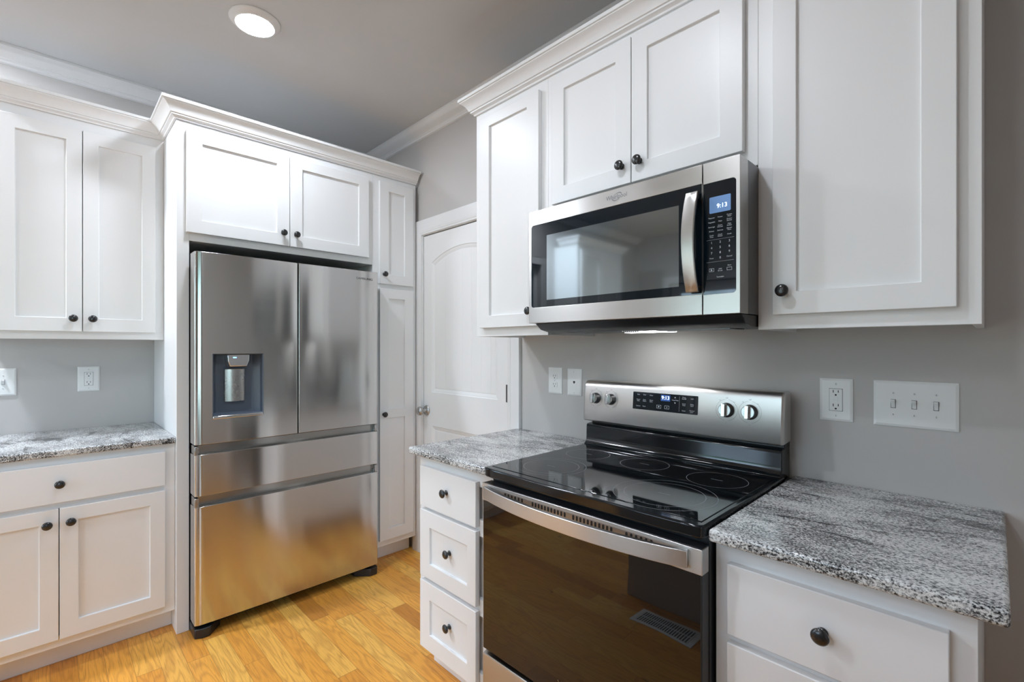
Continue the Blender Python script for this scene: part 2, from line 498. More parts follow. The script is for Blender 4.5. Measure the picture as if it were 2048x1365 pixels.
# ------------------------------------------------------------------ cabinet parts
RAIL = 0.0635
def shaker(f, a0, a1, z0, z1, d0, d1, panels, rec=0.010):
    """frame-and-panel front; panels = list of (pa0, pa1, pz0, pz1) sunk by rec"""
    mb = MB(f)
    As = sorted({a0, a1, *[p[0] for p in panels], *[p[1] for p in panels]})
    Zs = sorted({z0, z1, *[p[2] for p in panels], *[p[3] for p in panels]})
    def depth(i, j):
        if i < 0 or j < 0 or i >= len(As) - 1 or j >= len(Zs) - 1: return d0
        ca, cz = (As[i] + As[i + 1]) / 2, (Zs[j] + Zs[j + 1]) / 2
        for p in panels:
            if p[0] < ca < p[1] and p[2] < cz < p[3]: return d1 - rec
        return d1
    V = lambda a, d, z: mb.bm.verts.new(f(a, d, z))
    for i in range(-1, len(As)):
        for j in range(-1, len(Zs)):
            d = depth(i, j)
            inside = 0 <= i < len(As) - 1 and 0 <= j < len(Zs) - 1
            if inside:
                A0, A1, Z0, Z1 = As[i], As[i + 1], Zs[j], Zs[j + 1]
                mb.bm.faces.new([V(A0, d, Z0), V(A1, d, Z0), V(A1, d, Z1), V(A0, d, Z1)])
                mb.bm.faces.new([V(A0, d0, Z0), V(A1, d0, Z0), V(A1, d0, Z1), V(A0, d0, Z1)])
            # wall to the right neighbour / upper neighbour
            if 0 <= j < len(Zs) - 1 and i + 1 <= len(As) - 1:
                d2 = depth(i + 1, j)
                if abs(d2 - d) > 1e-9:
                    A = As[i + 1]; Z0, Z1 = Zs[j], Zs[j + 1]
                    mb.bm.faces.new([V(A, d, Z0), V(A, d2, Z0), V(A, d2, Z1), V(A, d, Z1)])
            if 0 <= i < len(As) - 1 and j + 1 <= len(Zs) - 1:
                d2 = depth(i, j + 1)
                if abs(d2 - d) > 1e-9:
                    Z = Zs[j + 1]; A0, A1 = As[i], As[i + 1]
                    mb.bm.faces.new([V(A0, d, Z), V(A0, d2, Z), V(A1, d2, Z), V(A1, d, Z)])
    bmesh.ops.remove_doubles(mb.bm, verts=mb.bm.verts, dist=1e-6)
    bmesh.ops.dissolve_limit(mb.bm, angle_limit=0.01, verts=mb.bm.verts, edges=mb.bm.edges)
    return mb

def front(root, name, f, a0, a1, z0, z1, d0, panels=None, slab=False, th=0.020, inset=RAIL):
    if slab: panels = []
    elif panels is None: panels = [(a0 + inset, a1 - inset, z0 + inset, z1 - inset)]
    return shaker(f, a0, a1, z0, z1, d0, d0 + th, panels).build(name, M['white'], root, 0.0016, 2)

def knob(parent, f, a, z, d):
    c = f(a, d, z); ax = f(a, d + 1, z) - c
    prof = [(0, 0), (0.0105, 0), (0.0105, 0.0015), (0.0075, 0.004), (0.0058, 0.008), (0.0058, 0.0125), (0.009, 0.015), (0.0150, 0.0178),
            (0.0166, 0.0205), (0.0160, 0.0232), (0.0125, 0.0260), (0.007, 0.0278), (0, 0.0284)]
    mb = MB(); mb.lathe(prof, c, ax, 28)
    return mb.build('knob', M['knob'], parent, 0, smooth=True, ang=50)

def upper(root, f, a0, a1, z0, z1, depth, ends=True):
    t = 0.016
    mb = MB(f)
    mb.box(a0, a0 + t, 0.001, depth - 0.019, z0, z1)
    mb.box(a1 - t, a1, 0.001, depth - 0.019, z0, z1)
    mb.box(a0 + t, a1 - t, 0.001, depth - 0.019, z0 + 0.014, z0 + 0.03)
    mb.box(a0 + t, a1 - t, 0.001, depth - 0.019, z1 - t, z1)
    mb.box(a0 + t, a1 - t, 0.001, 0.010, z0 + 0.03, z1 - t)
    mb.build('carcass', M['white'], root, 0.001)
    return root

def face_frame(root, f, a0, a1, z0, z1, d0, d1, opens):
    """flat frame with rectangular openings (closed behind by doors)"""
    mb = shaker(f, a0, a1, z0, z1, d0, d1, opens, rec=(d1 - d0) * 0.8)
    return mb.build('face_frame', M['white'], root, 0.001)

# ------------------------------------------------------------------ the room
RX, RY0, CZ = 6.2, -4.7, 2.75
def room():
    mb = MB(); mb.box(-0.14, RX + 0.14, RY0 - 0.14, 0.14, -0.06, 0.0)
    struct(mb.build('floor', M['floor'], None, 0), 'honey oak strip floor running towards the refrigerator', 'floor')
    mb = MB(); mb.box(-0.14, RX + 0.14, RY0 - 0.14, 0.14, CZ, CZ + 0.06)
    struct(mb.build('ceiling', M['ceil'], None, 0), 'pale grey flat ceiling with a round light', 'ceiling')
    # range wall with the door opening
    mb = MB(BACK)
    mb.box(-0.14, 0.690, -0.14, 0, 0, CZ); mb.box(1.510, RX + 0.14, -0.14, 0, 0, CZ); mb.box(0.690, 1.510, -0.14, 0, 2.060, CZ)
    mb.box(0.690, 1.510, -0.14, -0.08, 0, 2.060)
    struct(mb.build('wall_back', M['wall'], None, 0), 'grey painted wall behind the range and the white door', 'wall')
    # fridge wall with the window opening
    mb = MB(LEFT)
    wy0, wy1, wz0, wz1 = -2.80, -2.04, 1.06, 2.18
    mb.box(wy1, 0.0, -0.14, 0, 0, CZ); mb.box(RY0, wy0, -0.14, 0, 0, CZ)
    mb.box(wy0, wy1, -0.14, 0, 0, wz0); mb.box(wy0, wy1, -0.14, 0, wz1, CZ)
    struct(mb.build('wall_left', M['wall'], None, 0), 'grey painted wall behind the refrigerator and the left cabinets', 'wall')
    # far wall with the glazed opening
    gx0, gx1, gz1 = 0.45, 2.45, 2.12
    mb = MB()
    mb.box(0, gx0, RY0 - 0.14, RY0, 0, CZ); mb.box(gx1, RX, RY0 - 0.14, RY0, 0, CZ); mb.box(gx0, gx1, RY0 - 0.14, RY0, gz1, CZ)
    struct(mb.build('wall_front', M['wall'], None, 0), 'grey painted wall far behind the camera with a glazed door', 'wall')
    mb = MB(); ry0, ry1, rz0, rz1 = -3.7, -1.75, 0.45, 2.30
    mb.box(RX, RX + 0.14, RY0, ry0, 0, CZ); mb.box(RX, RX + 0.14, ry1, 0, 0, CZ)
    mb.box(RX, RX + 0.14, ry0, ry1, 0, rz0); mb.box(RX, RX + 0.14, ry0, ry1, rz1, CZ)
    struct(mb.build('wall_right', M['wall'], None, 0), 'grey painted wall at the far right of the room', 'wall')
    mb = MB(); mb.box(3.76, 3.88, -1.20, -0.0005, 0, CZ)  # unseen wall added to keep the right window's light off the range wall
    struct(mb.build('light_block_wall', M['wall'], None, 0), 'short grey painted wall added just right of the view to block window light', 'wall')
    # window over the sink run
    def window(name, f, a0, a1, z0, z1, label):
        w = bpy.data.objects.new(name, None); col.objects.link(w)
        w.location = f((a0 + a1) / 2, 0, z0); struct(w, label, 'window')
        m2 = MB(f); c = 0.075
        m2.box(a0 - c, a0, 0.001, 0.019, z0 - c, z1 + c); m2.box(a1, a1 + c, 0.001, 0.019, z0 - c, z1 + c)
        m2.box(a0, a1, 0.001, 0.019, z1, z1 + c); m2.box(a0, a1, 0.001, 0.019, z0 - c, z0)
        m2.build('casing', M['trim'], w, 0.003)
        m2 = MB(f); s = 0.04; zm = (z0 + z1) / 2
        m2.box(a0, a0 + s, -0.09, -0.05, z0, z1); m2.box(a1 - s, a1, -0.09, -0.05, z0, z1)
        m2.box(a0 + s, a1 - s, -0.09, -0.05, z0, z0 + s); m2.box(a0 + s, a1 - s, -0.09, -0.05, z1 - s, z1)
        m2.box(a0 + s, a1 - s, -0.09, -0.05, zm - s / 2, zm + s / 2)
        m2.build('sash', M['trim'], w, 0.002)
        m2 = MB(f); m2.box(a0 + s, a1 - s, -0.074, -0.070, z0 + s, zm - s / 2); m2.build('pane', M['pane'], w)
        m2 = MB(f); m2.box(a0 + s, a1 - s, -0.074, -0.070, zm + s / 2, z1 - s); m2.build('pane', M['pane'], w)
    window('window_1', LEFT, wy0, wy1, wz0, wz1, 'white double hung window over the left counter')
    window('fill_window', lambda a, d, z: Vector((RX - d, a, z)), ry0, ry1, rz0, rz1, 'large white window added on the far right wall for daylight fill')  # unseen window, added for cool daylight fill on the left side
    def far(a, d, z): return Vector((a, RY0 + d, z))
    d2 = bpy.data.objects.new('door_2', None); col.objects.link(d2); d2.location = (1.45, RY0, 0)
    struct(d2, 'white framed double glass door on the far wall', 'door')
    mb = MB(far)
    mb.box(gx0 - 0.085, gx0, 0.001, 0.02, 0, gz1 + 0.085); mb.box(gx1, gx1 + 0.085, 0.001, 0.02, 0, gz1 + 0.085); mb.box(gx0, gx1, 0.001, 0.02, gz1, gz1 + 0.085)
    mb.build('casing', M['trim'], d2, 0.003)
    for p0, p1 in ((gx0 + 0.004, 1.448), (1.452, gx1 - 0.004)):
        mb = MB(far); s = 0.11
        mb.box(p0, p0 + s, -0.08, -0.04, 0.005, gz1 - 0.004); mb.box(p1 - s, p1, -0.08, -0.04, 0.005, gz1 - 0.004)
        mb.box(p0 + s, p1 - s, -0.08, -0.04, 0.005, 0.22); mb.box(p0 + s, p1 - s, -0.08, -0.04, gz1 - 0.12, gz1 - 0.004)
        lf = mb.build('door_leaf', M['trim'], d2, 0.003)
        mb = MB(far); mb.box(p0 + s, p1 - s, -0.062, -0.058, 0.22, gz1 - 0.12); mb.build('pane', M['pane'], lf)
    # crown round the ceiling
    prof = [(0, CZ), (0.074, CZ), (0.074, CZ - 0.012), (0.066, CZ - 0.017), (0.060, CZ - 0.026), (0.049, CZ - 0.036), (0.034, CZ - 0.043),
            (0.024, CZ - 0.047), (0.019, CZ - 0.050), (0.019, CZ - 0.054), (0.012, CZ - 0.058), (0.012, CZ - 0.068), (0, CZ - 0.072)]
    mb = MB(); mb.sweep([(o + 0.0005, z - 0.0005) for o, z in prof], [(0, RY0), (0, 0), (RX, 0)], False, 1)
    struct(mb.build('trim_1', M['trim'], None, 0), 'white crown moulding where the grey walls meet the ceiling', 'crown moulding')
    # baseboards
    bp = [(0.0005, 0.0005), (0.014, 0.0005), (0.014, 0.10), (0.010, 0.125), (0.004, 0.132), (0.0005, 0.132)]
    mb = MB(); mb.sweep(bp, [(3.30, 0), (3.745, 0)], False, 1)
    struct(mb.build('baseboard_back', M['trim'], None, 0), 'white baseboard on the grey wall right of the range counter', 'baseboard')
    # casing of the white door
    mb = MB()
    cp = [(0.0, 0.0005), (0.092, 0.0005), (0.092, 0.018), (0.080, 0.0205), (0.030, 0.0165), (0.028, 0.0185), (0.012, 0.0145), (0.010, 0.0125), (0.0, 0.011)]
    # swept up the left side, across the head and down the right side; (outward from opening, thickness)
    x0, x1, zt = 0.698, 1.503, 2.056
    pts = [(x0, 0.0, (-1, 0)), (x0, zt, (-1, 1)), (x1, zt, (1, 1)), (x1, 0.0, (1, 0))]
    secs = []
    for (x, z, (mx, mz)) in pts:
        secs.append([mb.bm.verts.new((x + mx * o, -t, z + mz * o)) for o, t in cp])
    for A, B in zip(secs, secs[1:]):
        for j in range(len(cp)):
            mb.bm.faces.new((A[j], B[j], B[(j + 1) % len(cp)], A[(j + 1) % len(cp)]))
    mb.bm.faces.new(secs[0]); mb.bm.faces.new(secs[-1][::-1])
    # jamb faces inside the opening
    mb.f = BACK
    mb.box(0.690, x0 + 0.004, -0.079, 0.0003, 0.0005, zt + 0.002); mb.box(x1 - 0.004, 1.510, -0.079, 0.0003, 0.0005, zt + 0.002)
    mb.box(x0 + 0.004, x1 - 0.004, -0.079, 0.0003, zt - 0.004, 2.0595)
    struct(mb.build('trim_2', M['trim'], None, 0.0006), 'white moulded casing round the white interior door', 'door casing')
room()

def interior_door():
    d = bpy.data.objects.new('door_1', None); col.objects.link(d); d.location = (1.10, 0, 0)
    struct(d, 'white arched two panel interior door between the tall pantry cabinet and the range', 'door')
    x0, x1, z0, z1, df = 0.706, 1.496, 0.008, 2.046, -0.006
    px0, px1 = 0.792, 1.410
    def arch(s):        # outline of the upper panel shrunk by s
        a, b, zb = px0 + s, px1 - s, 1.045 + s
        pts = [(a, zb), (b, zb)]
        c = (a + b) / 2; spring, peak = 1.868 - s * 0.8, 1.938 - s
        h = peak - spring; w = (b - a) / 2; R = (w * w + h * h) / (2 * h)
        t0 = math.asin(w / R)
        for i in range(25):
            t = t0 - 2 * t0 * i / 24
            pts.append((c + R * math.sin(t), peak - R + R * math.cos(t)))
        return pts
    def rect(s):
        a, b, zb, zt = px0 + s, px1 - s, 0.20 + s, 0.832 - s
        return [(a, zb), (b, zb), (b, zt), (a, zt)]
    mb = MB(BACK); bm = mb.bm
    mk = lambda p, dd: [bm.verts.new(BACK(a, dd, z)) for a, z in p]
    out = mk([(x0, z0), (x1, z0), (x1, z1), (x0, z1)], df)
    outb = mk([(x0, z0), (x1, z0), (x1, z1), (x0, z1)], df - 0.035)
    edges = []
    def loop(v):
        return [bm.edges.new((v[i], v[(i + 1) % len(v)])) for i in range(len(v))]
    edges += loop(out)
    rings = []
    for fn in (arch, rect):
        l0 = mk(fn(0), df); edges += loop(l0)
        prev = l0
        for s, dp in ((0.004, -0.0035), (0.010, -0.0045), (0.024, -0.0095), (0.030, -0.0085)):
            nx = mk(fn(s), df + dp)
            for i in range(len(nx)):
                j = (i + 1) % len(nx)
                bm.faces.new((prev[i], prev[j], nx[j], nx[i]))
            prev = nx
        rings.append(prev)
    bmesh.ops.triangle_fill(bm, use_beauty=True, use_dissolve=False, edges=edges)
    for i in range(4):
        j = (i + 1) % 4
        bm.faces.new((out[i], out[j], outb[j], outb[i]))
    bm.faces.new(outb)
    mb.build('slab', M['door'], d, 0, smooth=False)
    for fn in (arch, rect):
        m2 = MB(BACK); p = fn(0.030)
        m2.extr_d(p, df - 0.0085 - 0.006, df - 0.0083)
        m2.build('panel', M['planks'], d, 0)
    # hinges
    for z in (1.085, 1.86, 0.30):
        m2 = MB(BACK); m2.lathe([(0, 0), (0.006, 0), (0.006, 0.093), (0, 0.093)], BACK(1.4985, 0.001, z - 0.0465), (0, 0, 1), 12)
        m2.box(1.478, 1.4985, df, df + 0.0035, z - 0.0465, z + 0.0465)
        m2.build('hinge', M['steeld'], d, 0)
    c = BACK(0.737, df, 0.925)
    m2 = MB(); m2.lathe([(0, 0), (0.033, 0), (0.033, 0.003), (0.029, 0.008), (0.016, 0.010), (0.011, 0.014), (0.0105, 0.032), (0.016, 0.036),
                         (0.0255, 0.042), (0.0285, 0.050), (0.0275, 0.059), (0.021, 0.066), (0.010, 0.069), (0, 0.0695)], c, (0, -1, 0), 32)
    m2.build('door_knob', M['nickel'], d, 0, ang=50)
interior_door()

# ------------------------------------------------------------------ fridge wall
PX = 0.649      # front of the tall units
UZ0, UZ1 = 1.368, 2.392
def left_wall():
    # left upper cabinet
    r = T('wall_cabinet', 'white double door wall cabinet above the left granite counter', 'cabinet', (0.16, -1.62, UZ0))
    upper(r, LEFT, -1.932, -1.3108, UZ0, UZ1, 0.312)
    face_frame(r, LEFT, -1.932, -1.3108, UZ0, UZ1, 0.293, 0.312, [(-1.888, -1.351, 1.41, 2.34)])
    for (a0, a1, ka) in ((-1.893, -1.6215, -1.652), (-1.6185, -1.347, -1.585)):
        d = front(r, 'door', LEFT, a0, a1, 1.403, 2.340, 0.3125, [(a0 + 0.056, a1 - 0.054, 1.465, 2.281)])
        knob(d, LEFT, ka, 1.463, 0.3325)
    # base cabinet
    r = T('base_cabinet', 'white base cabinet with one wide drawer over two doors under the left granite counter', 'cabinet', (0.3, -1.70, 0))
    mb = MB(LEFT); mb.box(-2.093, -1.3110, 0.002, 0.596, 0.1037, 0.884); mb.build('carcass', M['white'], r, 0.001)
    mb = MB(LEFT); mb.box(-2.093, -1.3112, 0.45, 0.5286, 0.0005, 0.1036); mb.build('toe_kick', M['white'], r, 0.001)
    face_frame(r, LEFT, -2.093, -1.3110, 0.1037, 0.884, 0.596, 0.6151, [(-2.04, -1.36, 0.15, 0.67), (-2.04, -1.36, 0.705, 0.845)])
    d = front(r, 'drawer', LEFT, -2.053, -1.350, 0.697, 0.851, 0.6155, slab=True)
    knob(d, LEFT, -1.7005, 0.7745, 0.6355)
    for (a0, a1, ka) in ((-2.053, -1.7035, -1.737), (-1.7005, -1.350, -1.667)):
        d = front(r, 'door', LEFT, a0, a1, 0.140, 0.673, 0.6155, [(a0 + 0.057, a1 - 0.056, 0.204, 0.616)])
        knob(d, LEFT, ka, 0.616, 0.6355)
    # sink run beyond the frame, seen only in the glass
    r = T('base_cabinet', 'long white base cabinet below the window left of the view', 'cabinet', (0.3, -2.97, 0))
    mb = MB(LEFT); mb.box(-3.84, -2.094, 0.002, 0.615, 0.1037, 0.884); mb.build('carcass', M['white'], r, 0.001)
    mb = MB(LEFT); mb.box(-3.84, -2.094, 0.45, 0.5286, 0.0005, 0.1036); mb.build('toe_kick', M['white'], r, 0.001)
    for i in range(4):
        a0 = -3.80 + i * 0.424
        d = front(r, 'door', LEFT, a0, a0 + 0.42, 0.14, 0.852, 0.6155)
        knob(d, LEFT, a0 + (0.38 if i % 2 == 0 else 0.04), 0.79, 0.6355)
    mb = MB(LEFT); mb.box(-3.86, -1.3112, 0.0015, 0.6405, 0.8852, 0.914)
    tag(mb.build('countertop', M['granite'], None, 0.006, 3), 'speckled granite counter left of the refrigerator, under the double door wall cabinet', 'countertop')
    # upper beyond the window
    r = T('wall_cabinet', 'white double door wall cabinet on the far side of the window', 'cabinet', (0.16, -3.42, UZ0))
    upper(r, LEFT, -3.83, -3.02, UZ0, UZ1, 0.312)
    face_frame(r, LEFT, -3.83, -3.02, UZ0, UZ1, 0.293, 0.312, [(-3.79, -3.06, 1.41, 2.34)])
    for (a0, a1, ka) in ((-3.79, -3.4265, -3.455), (-3.4235, -3.06, -3.395)):
        d = front(r, 'door', LEFT, a0, a1, 1.403, 2.340, 0.3125)
        knob(d, LEFT, ka, 1.463, 0.3325)
    CP = [(0.0003, 0.0), (0.008, 0.0), (0.010, 0.006), (0.017, 0.011), (0.021, 0.013), (0.021, 0.019), (0.026, 0.021), (0.030, 0.030), (0.037, 0.042),
          (0.047, 0.052), (0.057, 0.058), (0.057, 0.062), (0.063, 0.063), (0.063, 0.0755), (0.0003, 0.0755)]
    def crown(path, z, side):
        mb = MB(); mb.sweep([(o, z + h) for o, h in CP], path, False, side); return mb
    tag(crown([(0.078, -3.8305), (0.3125, -3.8305), (0.3125, -3.0195), (0.078, -3.0195)], 2.3865, 1).build('cabinet_crown', M['white'], None, 0),
        'white crown moulding on the cabinet beyond the window', 'crown moulding')
    tag(crown([(0.08, -1.932), (0.312, -1.932), (0.312, -1.311), (PX, -1.311), (PX, -0.021)], 2.3865, 1).build('cabinet_crown', M['white'], None, 0),
        'white stepped crown moulding along the left wall cabinet and over the refrigerator', 'crown moulding')
    # tall end panel
    mb = MB(LEFT); mb.box(-1.3105, -1.2610, 0.0015, PX, 0.0005, 2.385)
    tag(mb.build('end_panel', M['white'], None, 0.0015), 'tall white end panel between the left counter and the refrigerator', 'panel')
    # cabinet over the fridge
    r = T('overhead_cabinet', 'white double door cabinet above the steel refrigerator', 'cabinet', (0.33, -0.79, 1.832))
    mb = MB(LEFT); mb.box(-1.2608, -0.3275, 0.002, PX - 0.019, 1.8316, 2.385); mb.build('carcass', M['white'], r, 0.001)
    face_frame(r, LEFT, -1.2608, -0.3275, 1.8316, 2.385, PX - 0.019, PX, [(-1.25, -0.38, 1.885, 2.325)])
    for (a0, a1, ka) in ((-1.275, -0.8158, -0.849), (-0.8122, -0.360, -0.783)):
        if a0 < -1.2: a0 = -1.2745
        d = front(r, 'door', LEFT, a0, a1, 1.868, 2.346, PX + 0.0004, [(a0 + RAIL, a1 - 0.0625, 1.930, 2.2925)])
        knob(d, LEFT, ka, 1.933, PX + 0.0204)
    # pantry
    r = T('pantry_cabinet', 'narrow tall white pantry cabinet between the refrigerator and the white door', 'cabinet', (0.33, -0.17, 0))
    mb = MB(LEFT); mb.box(-0.3273, -0.0215, 0.002, PX - 0.019, 0.1013, 2.385); mb.build('carcass', M['white'], r, 0.001)
    mb = MB(LEFT); mb.box(-0.3273, -0.0225, 0.50, 0.5737, 0.0005, 0.1012); mb.build('toe_kick', M['white'], r, 0.001)
    face_frame(r, LEFT, -0.3273, -0.0215, 0.1013, 2.385, PX - 0.019, PX, [(-0.27, -0.065, 0.16, 1.67), (-0.27, -0.065, 1.74, 2.33)])
    d = front(r, 'door', LEFT, -0.288, -0.050, 1.721, 2.352, PX + 0.0004, [(-0.226, -0.113, 1.782, 2.2935)])
    knob(d, LEFT, -0.259, 1.780, PX + 0.0204)
    d = front(r, 'door', LEFT, -0.288, -0.050, 0.140, 1.692, PX + 0.0004, [(-0.226, -0.114, 0.207, 0.892), (-0.226, -0.114, 0.948, 1.632)])
    knob(d, LEFT, -0.262, 0.918, PX + 0.0204)
    # far side of the fridge niche
    return crown
crown = left_wall()

def fridge():
    r = T('refrigerator', 'stainless steel french door refrigerator with an ice dispenser between white cabinets', 'refrigerator', (0.40, -0.806, 0))
    y0, y1, X = -1.2602, -0.3522, 0.765
    mb = MB(LEFT); mb.box(y0 + 0.012, y1 - 0.006, 0.04, 0.668, 0.03, 1.752); mb.build('cabinet_body', M['steeld'], r, 0.004)
    def prof(a0, a1, r0, r1, back=0.672, bulge=0.003):
        """(a, d) outline of a door seen from above; r0/r1 = edge rounding"""
        h0 = min(r0, 0.013)
        p = [(a0, back), (a0, X - h0 - 0.003)]
        for i in range(1, 13):
            t = i / 12 * PI / 2
            p.append((a0 + r0 * (1 - math.cos(t)), X - h0 - 0.002 + h0 * math.sin(t)))
        n = 22
        for i in range(1, n):
            u = i / n
            p.append((a0 + r0 + (a1 - r1 - a0 - r0) * u, X - 0.002 + bulge * 4 * u * (1 - u)))
        for i in range(0, 8):
            t = (1 - i / 7) * PI / 2
            p.append((a1 - r1 * (1 - math.cos(t)), X - r1 - 0.002 + r1 * math.sin(t)))
        p.append((a1, back))
        return p
    # left door with a hole for the dispenser
    h0, h1, hz0, hz1 = -1.191, -0.973, 1.000, 1.300
    P = prof(y0, -0.8085, 0.040, 0.004)
    # insert hole columns
    def insert(P, a):
        for i in range(len(P) - 1):
            if P[i][0] < a < P[i + 1][0] and P[i][1] > 0.75:
                u = (a - P[i][0]) / (P[i + 1][0] - P[i][0])
                P.insert(i + 1, (a, P[i][1] + u * (P[i + 1][1] - P[i][1]))); return
    insert(P, h0); insert(P, h1)
    zs = [0.8835, hz0, hz1, 1.768]
    mb = MB(LEFT); bm = mb.bm
    V = [[bm.verts.new(LEFT(a, d, z)) for a, d in P] for z in zs]
    for k in range(3):
        for i in range(len(P) - 1):
            if k == 1 and h0 - 1e-6 <= P[i][0] and P[i + 1][0] <= h1 + 1e-6 and P[i][1] > 0.75: continue
            bm.faces.new((V[k][i], V[k][i + 1], V[k + 1][i + 1], V[k + 1][i]))
        bm.faces.new((V[k][0], V[k][-1], V[k + 1][-1], V[k + 1][0]))
    bm.faces.new(V[0]); bm.faces.new(V[3][::-1])
    ld = mb.build('door', M['steelf'], r, 0.0015, ang=40)
    # dispenser tub
    mb = MB(LEFT); bm = mb.bm
    f0 = [(h0, hz0), (h1, hz0), (h1, hz1), (h0, hz1)]
    def ring(pts, d): return [bm.verts.new(LEFT(a, d, z)) for a, z in pts]
    A = ring(f0, 0.7645); Bq = ring([(h0 + 0.004, hz0 + 0.012), (h1 - 0.004, hz0 + 0.012), (h1 - 0.004, hz1 - 0.003), (h0 + 0.004, hz1 - 0.003)], 0.763)
    Cq = ring([(h0 + 0.006, hz0 + 0.016), (h1 - 0.006, hz0 + 0.016), (h1 - 0.006, hz1 - 0.004), (h0 + 0.006, hz1 - 0.004)], 0.735)
    Dq = ring([(h0 + 0.026, hz0 + 0.020), (h1 - 0.036, hz0 + 0.020), (h1 - 0.036, hz1 - 0.004), (h0 + 0.026, hz1 - 0.004)], 0.705)
    for P0, P1 in ((A, Bq), (Bq, Cq), (Cq, Dq)):
        for i in range(4):
            j = (i + 1) % 4
            bm.faces.new((P0[i], P0[j], P1[j], P1[i]))
    bm.faces.new(Dq)
    tub = mb.build('dispenser', M['slate'], ld, 0.002, ang=15)
    mb = MB(LEFT); mb.extr_d([(-1.128, 1.297), (-1.032, 1.297), (-1.034, 1.264), (-1.044, 1.238), (-1.118, 1.238), (-1.126, 1.264)], 0.708, 0.757)
    mb.build('control_panel', M['chrome'], tub, 0.004)
    mb = MB(LEFT); mb.box(-1.105, -1.090, 0.757, 0.7575, 1.278, 1.284); mb.build('indicator', M['bluelamp'], tub)
    mb = MB(LEFT); pp = []
    for i in range(9):
        u = i / 8; pp.append((-1.131 + 0.088 * u, 0.714 + 0.010 * 4 * u * (1 - u)))
    pp = [(-1.131, 0.7065)] + pp + [(-1.043, 0.7065)]
    mb.extr_z(pp, 1.068, 1.226); mb.build('paddle', M['nickel'], tub, 0.002, ang=50)
    mb = MB(LEFT); mb.box(h0 + 0.002, h1 - 0.002, 0.735, 0.768, hz0 - 0.004, hz0 + 0.010); mb.build('drip_tray', M['chrome'], tub, 0.003)
    # right door
    mb = MB(LEFT); mb.extr_z(prof(-0.8035, y1, 0.004, 0.010), 0.8835, 1.768)
    rd = mb.build('door', M['steelf'], r, 0.0015, ang=40)
    mb = MB(LEFT)
    add_text(mb, 'SAMSUNG', -0.4375, 1.7225, 0.0175, lambda z: X + 0.0006, align='CENTER', sx=1.27)
    mb.build('lettering', M['print'], rd, 0, smooth=False)
    # two drawers with grip recesses above them
    for z0, z1, zg in ((0.6485, 0.838, 0.8765), (0.060, 0.600, 0.6410)):
        p = prof(y0, y1, 0.040, 0.008, bulge=0.003)
        mb = MB(LEFT); mb.extr_z(p, z0, z1)
        dr = mb.build('drawer', M['steelf'], r, 0.002, ang=40)
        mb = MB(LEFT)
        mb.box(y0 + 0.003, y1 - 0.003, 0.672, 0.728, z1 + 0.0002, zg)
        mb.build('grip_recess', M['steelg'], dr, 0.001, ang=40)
        for c0, c1 in ((y0 + 0.001, y0 + 0.016), (y1 - 0.016, y1 - 0.001)):
            mb = MB(LEFT); mb.box(c0, c1, 0.7282, X - 0.008, z1 + 0.0002, zg); mb.build('end_cap', M['nickel'], dr, 0.002)
    mb = MB(LEFT); mb.box(y0 + 0.02, y1 - 0.02, 0.55, 0.675, 0.012, 0.058); mb.build('base_grille', M['black'], r, 0.002)
    for a0, a1 in ((y0 + 0.0005, -1.145), (-0.47, y1 + 0.003)):
        mb = MB(LEFT)
        if a0 < -1: pr = [(a0, 0.60), (a0, 0.752), (a0 + 0.03, 0.768), (a0 + 0.06, 0.766), (a1, 0.70), (a1, 0.60)]
        else: pr = [(a0, 0.60), (a0, 0.70), (a1 - 0.05, 0.762), (a1 - 0.01, 0.762), (a1, 0.75), (a1, 0.60)]
        mb.extr_z(pr, 0.0008, 0.044); mb.build('front_foot', M['black'], r, 0.004)
fridge()

